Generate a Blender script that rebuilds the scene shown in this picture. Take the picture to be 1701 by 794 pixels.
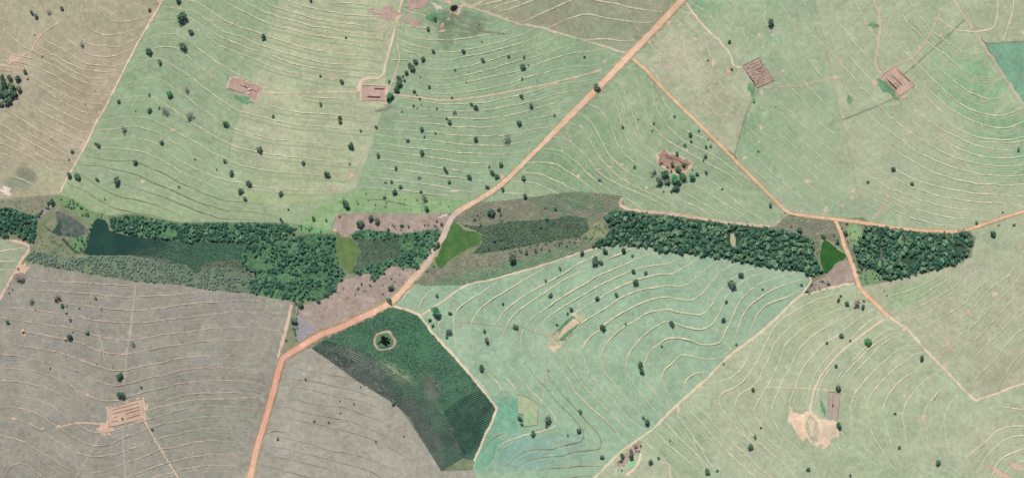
import bpy, bmesh, math, random
import numpy as np
from mathutils import Vector, Matrix, noise as mnoise
from mathutils.geometry import delaunay_2d_cdt

for o in list(bpy.data.objects): bpy.data.objects.remove(o)
SC = bpy.context.scene
COL = SC.collection
R = math.radians
random.seed(7); rng = np.random.default_rng(7)

# ------------------------------------------------------------------ camera, sky, sun, exposure
# the survey grid: one unit of the traced map is one metre; map origin top left, y down
CX, CY, ALT = 850.5, 397.0, 5000.0
cam = bpy.data.cameras.new('camera'); camo = bpy.data.objects.new('camera', cam); COL.objects.link(camo)
camo.location = (0, 0, ALT); camo.rotation_euler = (0, 0, 0)
cam.sensor_width = 36.0; cam.lens = 36.0 * (ALT - 5) / 1701.0
cam.clip_start = 10; cam.clip_end = 30000
SC.camera = camo

SUN_EL, SUN_AZ = R(54), R(-14)          # azimuth from +Y (top of the picture), negative = to the left
w = bpy.data.worlds.new('World'); SC.world = w; w.use_nodes = True
nt = w.node_tree; bg = nt.nodes['Background']
sky = nt.nodes.new('ShaderNodeTexSky'); sky.sky_type = 'NISHITA'; sky.sun_disc = False
sky.sun_elevation = SUN_EL; sky.sun_rotation = SUN_AZ; sky.altitude = 400
nt.links.new(sky.outputs[0], bg.inputs[0]); bg.inputs[1].default_value = 0.062
sl = bpy.data.lights.new('sun', 'SUN'); sl.energy = 4.3; sl.angle = R(0.5); sl.color = (1.0, 0.95, 0.88)
so = bpy.data.objects.new('sun', sl); COL.objects.link(so)
so.rotation_euler = (Vector((math.sin(SUN_AZ)*math.cos(SUN_EL), math.cos(SUN_AZ)*math.cos(SUN_EL), math.sin(SUN_EL)))).to_track_quat('Z', 'Y').to_euler()
so.location = (-200, 800, 900)
vs = SC.view_settings
vs.view_transform = 'Standard'; vs.look = 'None'; vs.gamma = 1.0; vs.use_curve_mapping = False; vs.exposure = 0.64
SC.render.engine = 'CYCLES'
SC.render.resolution_x = 1024; SC.render.resolution_y = 477

# ------------------------------------------------------------------ helpers
KEXP = 2.0                               # exposure of the photograph: pale pasture of albedo 0.25 shows near 0.5
def lin(c):
    c = c / 255.0
    return c / 12.92 if c <= 0.04045 else ((c + 0.055) / 1.055) ** 2.4
GAIN = (0.98, 0.985, 0.985)
def S(r, g, b, k=1.0):
    return tuple(min(0.85, lin(v) / KEXP * k * GAIN[i]) for i, v in enumerate((r, g, b))) + (1.0,)

def HGT(x, y):                            # terrain height in map coordinates: a shallow valley along y = 408
    d = abs(y - 408.0 - 0.01 * (x - 850))
    e = max(0.0, d - 62.0)
    h = 0.034 * e * e / (e + 60.0)
    return h + 0.9 * math.sin(x / 95.0 + 1.3) * math.sin(y / 120.0) * min(1.0, e / 80.0)
def W(x, y, z=0.0):
    return (x - CX, CY - y, HGT(x, y) + z)

def link(o, parent=None):
    COL.objects.link(o)
    if parent is not None: o.parent = parent
    return o
def mesh_obj(name, verts, faces, mats, parent=None, fm=None, smooth=False):
    me = bpy.data.meshes.new(name); me.from_pydata(verts, [], faces)
    for m in (mats if isinstance(mats, (list, tuple)) else [mats]): me.materials.append(m)
    if fm is not None: me.polygons.foreach_set('material_index', fm)
    if smooth: me.polygons.foreach_set('use_smooth', [True] * len(me.polygons))
    me.update()
    return link(bpy.data.objects.new(name, me), parent)
def struct(o, label=None):
    o['kind'] = 'structure'
    if label: o['label'] = label
    return o
def thing(o, label, cat, group=None):
    o['label'] = label; o['category'] = cat
    if group: o['group'] = group
    return o
def empty(name, loc):
    e = bpy.data.objects.new(name, None); e.location = loc; e.empty_display_size = 1.0
    return link(e)

def inpoly(x, y, P):
    c = False; n = len(P); j = n - 1
    for i in range(n):
        xi, yi = P[i]; xj, yj = P[j]
        if (yi > y) != (yj > y) and x < (xj - xi) * (y - yi) / (yj - yi) + xi: c = not c
        j = i
    return c
def resample(pts, step):
    out = [pts[0]]; acc = 0.0
    for a, b in zip(pts[:-1], pts[1:]):
        L = math.hypot(b[0]-a[0], b[1]-a[1])
        if L < 1e-6: continue
        n = max(1, int(round(L / step)))
        for k in range(1, n + 1):
            t = k / n; out.append((a[0] + (b[0]-a[0]) * t, a[1] + (b[1]-a[1]) * t))
    return out
def smoothline(pts, step=4.0):
    if len(pts) < 3: return resample(pts, step)
    P = [pts[0]] + list(pts) + [pts[-1]]; out = []
    for i in range(1, len(P) - 2):
        p0, p1, p2, p3 = P[i-1], P[i], P[i+1], P[i+2]
        n = max(1, int(math.hypot(p2[0]-p1[0], p2[1]-p1[1]) / step))
        for k in range(n):
            t = k / n; t2 = t*t; t3 = t2*t
            out.append(tuple(0.5 * ((2*p1[c]) + (-p0[c]+p2[c])*t + (2*p0[c]-5*p1[c]+4*p2[c]-p3[c])*t2 + (-p0[c]+3*p1[c]-3*p2[c]+p3[c])*t3) for c in (0, 1)))
    out.append(tuple(pts[-1])); return out
def nz(x, y, s, seed=0.0):
    return mnoise.noise(Vector((x / s, y / s, seed)))

# ------------------------------------------------------------------ materials
def newmat(name, rough=0.95, spec=0.1):
    m = bpy.data.materials.new(name); m.use_nodes = True
    b = m.node_tree.nodes['Principled BSDF']
    b.inputs['Roughness'].default_value = rough
    b.inputs['Specular IOR Level'].default_value = spec
    return m, m.node_tree, b
class NB:
    def __init__(s, tree): s.t = tree; s.n = tree.nodes; s.l = tree.links
    def pos(s):
        g = s.n.new('ShaderNodeNewGeometry'); return g.outputs['Position']
    def mapv(s, v, scale=(1, 1, 1), rot=0.0, loc=(0, 0, 0)):
        m = s.n.new('ShaderNodeMapping'); m.inputs['Scale'].default_value = scale; m.inputs['Rotation'].default_value = (0, 0, rot); m.inputs['Location'].default_value = loc
        s.l.new(v, m.inputs[0]); return m.outputs[0]
    def noise(s, v, scale, detail=3, rough=0.55, dist=0.0):
        n = s.n.new('ShaderNodeTexNoise'); n.inputs['Scale'].default_value = scale; n.inputs['Detail'].default_value = detail
        n.inputs['Roughness'].default_value = rough; n.inputs['Distortion'].default_value = dist
        s.l.new(v, n.inputs['Vector']); return n.outputs[0]
    def ramp(s, f, a, b, lo=0.0, hi=1.0):
        m = s.n.new('ShaderNodeMapRange'); m.interpolation_type = 'SMOOTHSTEP'
        m.inputs[1].default_value = a; m.inputs[2].default_value = b; m.inputs[3].default_value = lo; m.inputs[4].default_value = hi
        s.l.new(f, m.inputs[0]); return m.outputs[0]
    def mix(s, f, a, b, typ='MIX'):
        m = s.n.new('ShaderNodeMix'); m.data_type = 'RGBA'; m.blend_type = typ
        for v, k in ((f, 0), (a, 6), (b, 7)):
            if hasattr(v, 'node'): s.l.new(v, m.inputs[k])
            else: m.inputs[k].default_value = v
        return m.outputs[2]
    def math(s, op, a, b=0.0):
        m = s.n.new('ShaderNodeMath'); m.operation = op
        for v, k in ((a, 0), (b, 1)):
            if hasattr(v, 'node'): s.l.new(v, m.inputs[k])
            else: m.inputs[k].default_value = v
        return m.outputs[0]
    def blob(s, v, cx, cy, rx, ry, rot, nzv):
        # soft irregular patch of other vegetation round a map point
        mp = s.n.new('ShaderNodeMapping'); mp.vector_type = 'TEXTURE'
        mp.inputs['Location'].default_value = (cx - CX, CY - cy, 0); mp.inputs['Rotation'].default_value = (0, 0, rot); mp.inputs['Scale'].default_value = (rx, ry, 1e5)
        s.l.new(v, mp.inputs[0])
        ln = s.n.new('ShaderNodeVectorMath'); ln.operation = 'LENGTH'; s.l.new(mp.outputs[0], ln.inputs[0])
        d = s.math('ADD', ln.outputs['Value'], s.math('MULTIPLY', s.math('SUBTRACT', nzv, 0.5), 1.5))
        return s.ramp(d, 1.15, 0.45)

def field_mat(name, c1, c2, c3, bare=None, bare_amt=0.0, streak=None, patches=(), grain=0.16, big=70.0):
    """pasture or soil: two vegetation tones in big drifts, a third in small tufts, dry bare flecks, fine grain"""
    m, t, b = newmat(name); N = NB(t); p = N.pos()
    n1 = N.noise(p, 1/big, 5, 0.65, 0.6)
    col = N.mix(N.ramp(n1, 0.38, 0.60), c1, c2)
    for (cx, cy, rx, ry, rot, pc, amt) in patches:
        f = N.blob(p, cx, cy, rx, ry, rot, N.noise(p, 1/38, 5, 0.7))
        col = N.mix(N.math('MULTIPLY', f, amt), col, pc)
    if streak is not None:
        sv = N.mapv(N.mapv(p, (1, 1, 1), streak), (1/70, 1/8, 1))
        ns = N.noise(sv, 1.0, 4, 0.65, 0.5)
        col = N.mix(N.ramp(ns, 0.50, 0.70, 0, 0.6), col, tuple(min(1, v * 1.16) for v in c1[:3]) + (1,))
        col = N.mix(N.ramp(ns, 0.46, 0.28, 0, 0.55), col, c3)
    n2 = N.noise(p, 1/11, 5, 0.7, 0.3)
    col = N.mix(N.ramp(n2, 0.46, 0.70, 0, 0.6), col, c3)
    n6 = N.noise(N.mapv(p, (1, 1, 1), 0, (77, 19, 0)), 1/17, 5, 0.72, 0.4)
    col = N.mix(N.ramp(n6, 0.54, 0.74, 0, 0.32), col, tuple(min(1, v * 1.2) for v in c1[:3]) + (1,))
    if bare is not None:
        n3 = N.noise(N.mapv(p, (1, 1, 1), 0, (31, 7, 0)), 1/19, 6, 0.72)
        col = N.mix(N.ramp(n3, 0.57 - bare_amt, 0.76 - bare_amt, 0, 0.85), col, bare)
    n4 = N.noise(p, 1/3.2, 3, 0.7)
    g = N.ramp(n4, 0.25, 0.75, 1 - grain*0.6, 1 + grain*0.6)
    n5 = N.noise(p, 1/8.0, 3, 0.65)
    g = N.math('MULTIPLY', g, N.ramp(n5, 0.3, 0.7, 1 - grain*0.6, 1 + grain*0.6))
    g = N.math('MULTIPLY', g, N.ramp(N.noise(N.mapv(p, (1, 1, 1), 0, (-40, 63, 0)), 1/48, 6, 0.7, 0.5), 0.32, 0.68, 0.87, 1.08))
    cg = t.nodes.new('ShaderNodeCombineColor')
    for k in range(3): t.links.new(g, cg.inputs[k])
    col = N.mix(1.0, col, cg.outputs[0], 'MULTIPLY')
    t.links.new(col, b.inputs['Base Color'])
    bp = t.nodes.new('ShaderNodeBump'); bp.inputs['Strength'].default_value = 0.2; bp.inputs['Distance'].default_value = 0.4
    t.links.new(n4, bp.inputs['Height']); t.links.new(bp.outputs[0], b.inputs['Normal'])
    return m

def bank_mat(name, earth, grass, amt=0.0):
    """earth bank: bare earth breaking through a grass cover in patches along the crest"""
    m, t, b = newmat(name); N = NB(t); p = N.pos()
    f = N.ramp(N.noise(p, 1/10, 5, 0.7, 0.3), 0.36 + amt, 0.60 + amt)
    col = N.mix(f, grass, earth)
    g = N.ramp(N.noise(p, 1/2.5, 3, 0.7), 0.25, 0.75, 0.86, 1.14)
    cg = t.nodes.new('ShaderNodeCombineColor')
    for k in range(3): t.links.new(g, cg.inputs[k])
    t.links.new(N.mix(1.0, col, cg.outputs[0], 'MULTIPLY'), b.inputs['Base Color'])
    return m

def water_mat(name, c1, c2, scale=30):
    m, t, b = newmat(name, 0.25, 0.15); N = NB(t); p = N.pos()
    col = N.mix(N.ramp(N.noise(p, 1/scale, 4, 0.6), 0.35, 0.7), c1, c2)
    t.links.new(col, b.inputs['Base Color'])
    bp = t.nodes.new('ShaderNodeBump'); bp.inputs['Strength'].default_value = 0.15; bp.inputs['Distance'].default_value = 0.2
    t.links.new(N.noise(p, 1/1.4, 3), bp.inputs['Height']); t.links.new(bp.outputs[0], b.inputs['Normal'])
    return m

def leaf_mat(name, c1, c2, c3, attr=False):
    m, t, b = newmat(name, 0.75, 0.15); N = NB(t)
    if attr:
        a = t.nodes.new('ShaderNodeAttribute'); a.attribute_name = 'tint'; f = a.outputs['Fac']
    else:
        oi = t.nodes.new('ShaderNodeObjectInfo'); f = oi.outputs['Random']
    p = N.pos()
    col = N.mix(N.ramp(f, 0.0, 1.0), c1, c2)
    col = N.mix(N.ramp(N.noise(p, 1/2.2, 2, 0.6), 0.35, 0.75, 0, 0.75), col, c3)
    t.links.new(col, b.inputs['Base Color'])
    return m
def plain_mat(name, c, c2=None, sc=1/1.5, rough=0.85):
    m, t, b = newmat(name, rough, 0.2); N = NB(t); p = N.pos()
    col = N.mix(N.ramp(N.noise(p, sc, 3), 0.3, 0.7), c, c2 or tuple(v * 0.75 for v in c[:3]) + (1,))
    t.links.new(col, b.inputs['Base Color']); return m

PINK = S(222, 182, 160); TANB = S(205, 190, 160)
M = {}
M['valley'] = field_mat('valley_grass', S(128, 142, 112), S(150, 152, 122), S(100, 122, 95), S(168, 156, 135), 0.02, None, big=35,
    patches=[(22, 320, 60, 20, 0, S(165,175,145), .8), (60, 340, 60, 18, 0, S(150,145,125), .8), (130, 345, 50, 22, -.4, S(134,168,116), .9), (112, 360, 26, 12, -.4, S(140,136,118), .8), (130, 405, 18, 18, 0, S(112,156,108), .9), (80, 400, 30, 16, 0, S(146,150,120), .7), (20, 405, 30, 12, 0, S(160,152,138), .7), (50, 380, 30, 20, 0, S(130,140,110), .7),
             (450, 470, 80, 40, 0, S(105,140,100), .9), (525, 378, 50, 12, 0, S(134,182,122), 1.0), (1425, 400, 14, 40, .3, S(150,185,130), .9), (1440, 462, 30, 14, 0, S(130,165,120), .9), (990, 385, 14, 22, 0, S(150,160,120), .9)])
M['brown'] = field_mat('dry_field', S(188, 176, 152), S(176, 170, 145), S(168, 168, 140), S(200, 184, 160), 0.03, 0.5,
    patches=[(40, 20, 160, 60, 0, S(184,180,150), .8), (60, 300, 70, 35, 0, S(186,184,152), .9), (150, 180, 60, 80, .4, S(186,168,146), .7), (45, 290, 22, 12, -.5, S(130,135,118), .8), (25, 308, 26, 14, 0, S(135,150,135), .7)])
M['pasture_b'] = field_mat('green_pasture', S(160, 180, 145), S(170, 184, 150), S(148, 172, 134), S(190, 188, 158), 0.02, 0.6,
    patches=[(170, 345, 190, 36, -.2, S(166,184,138), .8), (400, 345, 180, 26, 0, S(168,184,145), .9), (240, 150, 60, 90, 0, S(152,178,142), .7)])
M['pasture_c'] = field_mat('pale_pasture', S(190, 194, 162), S(180, 190, 155), S(172, 184, 148), S(206, 198, 170), 0.03, 0.25,
    patches=[(395, 285, 55, 60, 0, S(168,184,148), 1.0), (530, 280, 110, 30, 0, S(180,188,150), .8), (560, 60, 90, 50, 0, S(192,194,160), .7), (470, 330, 150, 14, 0, S(172,190,140), .8)])
M['pasture_d'] = field_mat('mid_pasture', S(156, 180, 146), S(164, 184, 150), S(146, 172, 136), S(186, 186, 156), 0.0, 0.15,
    patches=[(770, 38, 55, 28, 0, S(118,132,108), .8), (740, 60, 14, 28, 0, S(120,128,105), .7), (712, 30, 26, 12, 0, S(125,160,125), .8), (690, 60, 40, 60, 0, S(178,186,150), .7), (630, 185, 40, 20, 0, S(150,165,140), .7), (940, 115, 60, 30, .2, S(150,182,146), .7)])
M['pasture_d2'] = field_mat('lush_pasture', S(158, 186, 138), S(150, 180, 132), S(134, 168, 118), S(178, 182, 146), 0.02, 0.1, big=30)
M['pasture_e'] = field_mat('olive_field', S(168, 168, 142), S(158, 165, 138), S(150, 158, 130), S(185, 176, 152), 0.02, 0.3,
    patches=[(880, 40, 60, 20, 0, S(165,160,138), .8), (1020, 40, 50, 30, 0, S(158,170,140), .7)])
M['pasture_f'] = field_mat('triangle_pasture', S(156, 178, 144), S(168, 184, 150), S(144, 168, 132), S(192, 190, 160), 0.03, -0.6,
    patches=[(930, 285, 110, 45, -.5, S(140,166,130), .9), (985, 215, 60, 45, -.5, S(144,170,134), .8), (1045, 180, 30, 60, .3, S(178,190,156), .7), (1150, 290, 90, 50, -.7, S(168,186,150), .8)])
M['pasture_g'] = field_mat('dry_triangle', S(186, 190, 160), S(176, 186, 152), S(168, 180, 146), S(205, 192, 166), 0.05, -0.7,
    patches=[(1075, 80, 30, 16, -.5, S(160,176,142), .7), (1130, 95, 60, 40, -.7, S(204,200,172), .8), (1110, 120, 30, 40, -.7, S(200,196,168), .6), (1200, 170, 40, 40, 0, S(184,184,154), .7)])
M['pasture_h'] = field_mat('north_pasture', S(164, 185, 152), S(174, 188, 156), S(152, 176, 140), S(196, 194, 166), 0.05, -0.75,
    patches=[(1170, 15, 40, 20, 0, S(142,178,136), .9), (1370, 60, 50, 60, 0, S(182,190,158), .8), (1270, 230, 70, 60, -.8, S(148,178,142), .8), (1390, 280, 50, 60, -.9, S(182,190,156), .8), (1210, 70, 40, 70, 0.3, S(184,192,160), .7)])
M['pasture_i'] = field_mat('north_east_pasture', S(186, 192, 162), S(178, 190, 156), S(168, 184, 148), S(202, 194, 168), 0.02, -0.6,
    patches=[(1610, 140, 85, 55, -.6, S(146,188,144), .95), (1670, 240, 90, 80, -.2, S(146,186,146), .95), (1470, 355, 140, 30, -.2, S(160,182,150), .8), (1560, 75, 60, 30, -.7, S(160,188,150), .7)])
M['pasture_j'] = field_mat('corner_pasture', S(186, 192, 162), S(178, 186, 152), S(174, 184, 150), None, 0, 0.3)
M['pasture_k'] = field_mat('mint_pasture', S(130, 176, 146), S(138, 180, 150), S(122, 168, 138), None, 0, 0.9)
M['grey'] = field_mat('grey_field', S(166, 160, 148), S(154, 151, 140), S(144, 146, 132), S(182, 171, 158), 0.02, 0.05, grain=0.2, big=40,
    patches=[(330, 690, 110, 50, 0, S(150,154,136), .8), (395, 510, 60, 25, 0, S(150,148,145), .6), (60, 640, 90, 50, 0, S(168,164,146), .7), (450, 500, 50, 16, 0, S(165,165,140), .6)])
M['grey_m'] = field_mat('grey_field_pale', S(176, 172, 157), S(168, 164, 150), S(160, 160, 144), S(190, 182, 166), 0.0, -0.3, grain=0.15, big=30)
M['corner_l'] = field_mat('corner_field', S(168, 174, 148), S(160, 168, 142), S(176, 176, 150), None, 0, 0.2)
M['meadow'] = field_mat('mint_meadow', S(158, 186, 157), S(167, 190, 161), S(149, 179, 147), S(188, 196, 166), 0.01, 0.55,
    patches=[(840, 690, 48, 40, .3, S(118,178,150), .95), (880, 750, 110, 36, .1, S(140,178,165), .9), (800, 740, 40, 60, 0, S(122,176,148), .9), (920, 590, 40, 50, 0, S(176,194,164), .6), (980, 650, 50, 60, -.6, S(166,192,160), .6), (990, 450, 70, 20, .4, S(166,194,162), .6)])
M['pasture_p'] = field_mat('south_east_pasture', S(178, 190, 158), S(186, 192, 162), S(166, 184, 146), S(204, 198, 170), 0.0, 0.6,
    patches=[(1130, 740, 90, 40, -.7, S(160,182,150), .8), (1160, 720, 30, 60, .7, S(154,170,140), .6), (1440, 700, 90, 60, 0, S(174,190,154), .7), (1640, 740, 70, 50, .5, S(190,188,160), .7), (1360, 520, 80, 30, .5, S(178,188,150), .7)])
M['pasture_q'] = field_mat('east_pasture', S(180, 188, 158), S(188, 188, 160), S(168, 180, 148), S(208, 186, 162), 0.03, 0.7,
    patches=[(1510, 490, 60, 26, .4, S(158,184,142), .9), (1650, 400, 60, 40, .3, S(172,188,152), .8), (1660, 620, 60, 50, .5, S(180,176,152), .8)])
M['soil'] = field_mat('mauve_soil', S(184, 164, 152), S(172, 156, 144), S(158, 146, 132), S(198, 176, 162), 0.06, 0.3, grain=0.2, big=22)
M['soil_blue'] = field_mat('grey_soil', S(160, 156, 160), S(168, 160, 158), S(150, 148, 148), None)
M['rowsoil'] = field_mat('row_soil', S(158, 150, 134), S(142, 144, 124), S(122, 134, 110), S(182, 164, 148), 0.03, 0.2, big=24,
    patches=[(960, 333, 60, 18, -.25, S(104,140,110), 1.0), (890, 432, 120, 11, .27, S(108,158,118), 1.0), (790, 462, 90, 12, .2, S(116,156,122), 1.0), (920, 345, 40, 12, -.3, S(112,140,112), .8)])
M['canesoil'] = field_mat('cane_ground', S(80, 116, 94), S(92, 122, 100), S(68, 98, 82), S(136, 140, 122), 0.0, -0.4, big=26,
    patches=[(600, 625, 90, 24, -.6, S(124,124,118), 1.0), (690, 710, 80, 34, -.9, S(108,112,108), 1.0), (770, 710, 45, 55, -.3, S(66,92,80), .9), (600, 600, 60, 14, -.5, S(140,142,134), .8), (660, 620, 40, 12, -.5, S(150,165,130), .8), (700, 560, 50, 40, -.6, S(80,128,96), .8), (715, 640, 18, 34, .4, S(120,118,112), .7)])
M['marsh'] = field_mat('marsh_grass', S(84, 110, 92), S(100, 118, 96), S(72, 98, 82), S(128, 124, 108), 0.02, 0.05, grain=0.22, big=26)
M['marsh2'] = field_mat('marsh_grass_dark', S(88, 112, 92), S(100, 122, 98), S(74, 98, 82), S(130, 122, 106), 0.0, -0.3, grain=0.25, big=20,
    patches=[(950, 378, 14, 6, 0, S(120,112,100), .8)])
M['marsh_left'] = field_mat('reed_bed', S(70, 108, 88), S(78, 112, 90), S(62, 94, 80), S(110, 112, 96), 0.0, 0.1, grain=0.2, big=30,
    patches=[(248, 410, 40, 18, .1, S(54,84,76), 1.0), (370, 440, 45, 8, .1, S(124,122,104), .9), (250, 405, 10, 10, 0, S(100,96,98), .8), (260, 432, 36, 4, -.15, S(120,118,118), .9), (355, 400, 20, 5, 0, S(120,124,104), .7)])
M['ditch'] = field_mat('wet_ditch', S(62, 84, 74), S(76, 98, 84), S(54, 72, 66), None, 0, None, big=6)
M['swamp_mud'] = field_mat('swamp_mud', S(118, 114, 116), S(82, 104, 90), S(92, 104, 94), S(146, 140, 130), 0.05, 0.4, big=12)
M['road'] = field_mat('dirt_road_earth', S(236, 192, 158, 1.1), S(226, 182, 148, 1.1), S(208, 166, 132, 1.08), S(240, 212, 188, 1.12), 0.03, None, grain=0.1, big=40,
    patches=[(500, 620, 210, 190, 0, S(230, 166, 142), 1.0), (728, 405, 40, 75, -.5, S(204, 186, 168), 1.0), (690, 455, 20, 16, 0, S(232,190,164), .6)])
M['verge'] = field_mat('road_verge', S(192, 174, 142), S(180, 172, 138), S(164, 164, 128), S(210, 182, 152), 0.04, None, big=18,
    patches=[(500, 620, 200, 180, 0, S(168, 140, 118), .9)])
M['track'] = field_mat('track_earth', S(224, 206, 178, 1.15), S(214, 196, 168, 1.15), S(200, 186, 156, 1.15), S(232, 210, 184, 1.15), 0.02, None, grain=0.08, big=20)
M['track_pink'] = field_mat('pink_track_earth', S(218, 190, 166, 1.12), S(208, 182, 158, 1.12), S(196, 176, 150, 1.12), S(228, 202, 180, 1.12), 0.02, None, grain=0.08, big=20)
M['track_grey'] = field_mat('worn_track_earth', S(202, 192, 166, 1.12), S(190, 182, 156, 1.12), S(174, 170, 142, 1.12), S(212, 198, 174, 1.12), 0.02, None, grain=0.1, big=14)
M['track_light'] = field_mat('light_track_earth', S(228, 208, 180, 1.10), S(220, 200, 172, 1.10), S(208, 192, 160, 1.10), None, 0, None, grain=0.08, big=20)
M['track_dark'] = field_mat('weedy_line', S(156, 162, 134), S(162, 164, 138), S(144, 152, 124), None, 0, None, big=14)
M['track_dim'] = field_mat('faint_path_earth', S(192, 178, 158), S(184, 172, 152), S(176, 168, 146), S(200, 182, 162), 0.02, None, grain=0.1, big=14)
M['bare'] = field_mat('bare_earth', S(220, 200, 174, 1.08), S(212, 192, 166, 1.08), S(198, 184, 154, 1.08), S(234, 208, 186, 1.08), 0.04, None, grain=0.1, big=9)
M['bare_pink'] = field_mat('bare_pink_earth', S(224, 188, 164, 1.08), S(214, 180, 158, 1.08), S(200, 168, 146, 1.08), S(230, 204, 182, 1.08), 0.04, None, grain=0.1, big=9)
M['quarry_mid'] = field_mat('quarry_weeds', S(186, 184, 156), S(200, 186, 160), S(168, 172, 142), S(220, 200, 174), 0.08, None, grain=0.14, big=8)
M['quarry'] = field_mat('quarry_floor', S(222, 186, 160, 1.28), S(214, 192, 166, 1.28), S(196, 176, 148, 1.28), S(232, 212, 188, 1.28), 0.08, None, grain=0.14, big=10)
M['bare_white'] = field_mat('white_sand', S(240, 226, 210), S(230, 212, 194), S(222, 198, 178), None, 0, None, grain=0.08, big=8)
M['bare_mauve'] = field_mat('bare_mauve_earth', S(200, 172, 160), S(188, 162, 150), S(172, 148, 138), S(212, 190, 174), 0.05, None, grain=0.15, big=7)
M['green_patch'] = field_mat('lush_grass_patch', S(112, 156, 116), S(128, 166, 128), S(100, 142, 104), None, 0, None, big=8)
M['lawn'] = field_mat('bright_lawn', S(140, 214, 150), S(150, 218, 158), S(120, 196, 130), None, 0, None, big=6)
M['grey_patch'] = field_mat('grey_weeds', S(150, 150, 132), S(140, 146, 126), S(160, 156, 138), None, 0, None, big=8)
M['dry_patch'] = field_mat('dry_grass_patch', S(196, 192, 160), S(186, 190, 156), S(204, 196, 166), None, 0, None, big=8)
M['pen_floor'] = field_mat('trodden_pen_earth', S(204, 174, 160), S(194, 164, 150), S(180, 150, 138), S(214, 188, 174), 0.05, None, grain=0.1, big=12)
M['pen_floor_b'] = field_mat('trodden_pen_earth_dull', S(192, 164, 146), S(184, 156, 140), S(172, 146, 130), S(202, 176, 158), 0.05, None, grain=0.1, big=12)
M['pen_floor_p'] = field_mat('trodden_pen_earth_pale', S(212, 182, 160), S(202, 174, 154), S(192, 168, 148), S(222, 194, 174), 0.05, None, grain=0.08, big=12)
M['pen_floor_m'] = field_mat('trodden_pen_earth_mauve', S(196, 178, 162), S(188, 172, 156), S(180, 164, 148), None, 0, None, grain=0.1, big=10)
M['pen_floor_y'] = field_mat('weedy_pen_ground', S(180, 192, 154), S(172, 190, 150), S(192, 190, 158), S(206, 190, 164), 0.06, None, grain=0.15, big=8, patches=[(881, 690, 9, 18, 0, S(150,196,140), .9)])
M['pen_floor_r'] = field_mat('red_pen_earth', S(184, 150, 134), S(172, 142, 126), S(158, 132, 116), S(204, 174, 156), 0.05, None, grain=0.15, big=9)
BK = 1.1
M['bank_a'] = bank_mat('bank_brown', S(210, 200, 174, BK), S(188, 179, 155, BK), .0)
M['bank_b'] = bank_mat('bank_green', S(210, 206, 178, BK), S(178, 184, 150, BK), .0)
M['bank_c'] = bank_mat('bank_pale', S(214, 204, 178, BK), S(190, 188, 156, BK), -.02)
M['bank_e'] = bank_mat('bank_olive', S(206, 197, 170, BK), S(176, 172, 144, BK), -.03)
M['bank_f'] = bank_mat('bank_sandy', S(206, 200, 172, BK), S(176, 184, 150, BK), .02)
M['bank_i'] = bank_mat('bank_east', S(212, 206, 178, BK), S(184, 188, 154, BK), .0)
M['bank_p'] = bank_mat('bank_south', S(212, 204, 176, BK), S(192, 192, 160, BK), .0)
M['bank_pink'] = bank_mat('bank_pink', S(200, 180, 163, BK), S(168, 158, 143, BK), -.02)
M['bank_meadow'] = bank_mat('bank_straw', S(206, 198, 166, BK), S(186, 188, 154, BK), -.03)
M['bank_weed'] = bank_mat('bank_weeds', S(170, 172, 140), S(146, 156, 122), .05)
M['bank_grey'] = bank_mat('bank_grey', S(176, 168, 152), S(152, 150, 134), .05)
M['bank_faint'] = bank_mat('bank_faint', S(206, 200, 174, 1.1), S(178, 184, 152, 1.1), .04)
M['w_teal'] = water_mat('lake_water', S(40, 72, 64), S(48, 84, 72))
M['w_olive'] = water_mat('olive_pond_water', S(118, 138, 86), S(100, 126, 80), 14)
M['w_green'] = water_mat('green_pond_water', S(72, 114, 58), S(100, 132, 82), 22)
M['w_deep'] = water_mat('deep_green_water', S(50, 98, 44), S(70, 114, 58), 14)
M['w_dark'] = water_mat('dark_water', S(26, 34, 38), S(34, 44, 44))
M['w_round'] = water_mat('round_pond_water', S(104, 136, 104), S(92, 130, 98), 8)
M['rim'] = field_mat('pond_rim_earth', S(206, 184, 160), S(186, 168, 144), S(150, 146, 120), S(218, 200, 176), 0.06, None, big=5)
M['shore'] = field_mat('pond_shore', S(176, 170, 142), S(160, 160, 130), S(140, 150, 118), S(196, 180, 156), 0.05, None, big=8)
LK = 1.85                                # crowns shade themselves: leaf albedo from the look of a lit crown
LF = dict(
    d=leaf_mat('leaf_dark', S(68, 98, 78, 1.9), S(96, 118, 96, 2.0), S(52, 80, 62, 1.9)),
    g=leaf_mat('leaf_grey', S(122, 124, 116, LK), S(138, 132, 126, LK), S(96, 102, 96, LK)),
    p=leaf_mat('leaf_pinkish', S(150, 128, 124, LK), S(160, 140, 132, LK), S(124, 108, 104, LK)),
    b=leaf_mat('leaf_bright', S(74, 132, 90, LK), S(88, 142, 98, LK), S(54, 106, 72, LK)),
    w=leaf_mat('leaf_wood', S(56, 98, 80, 2.0), S(124, 150, 116, 2.3), S(54, 94, 76, 2.0)))
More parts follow.
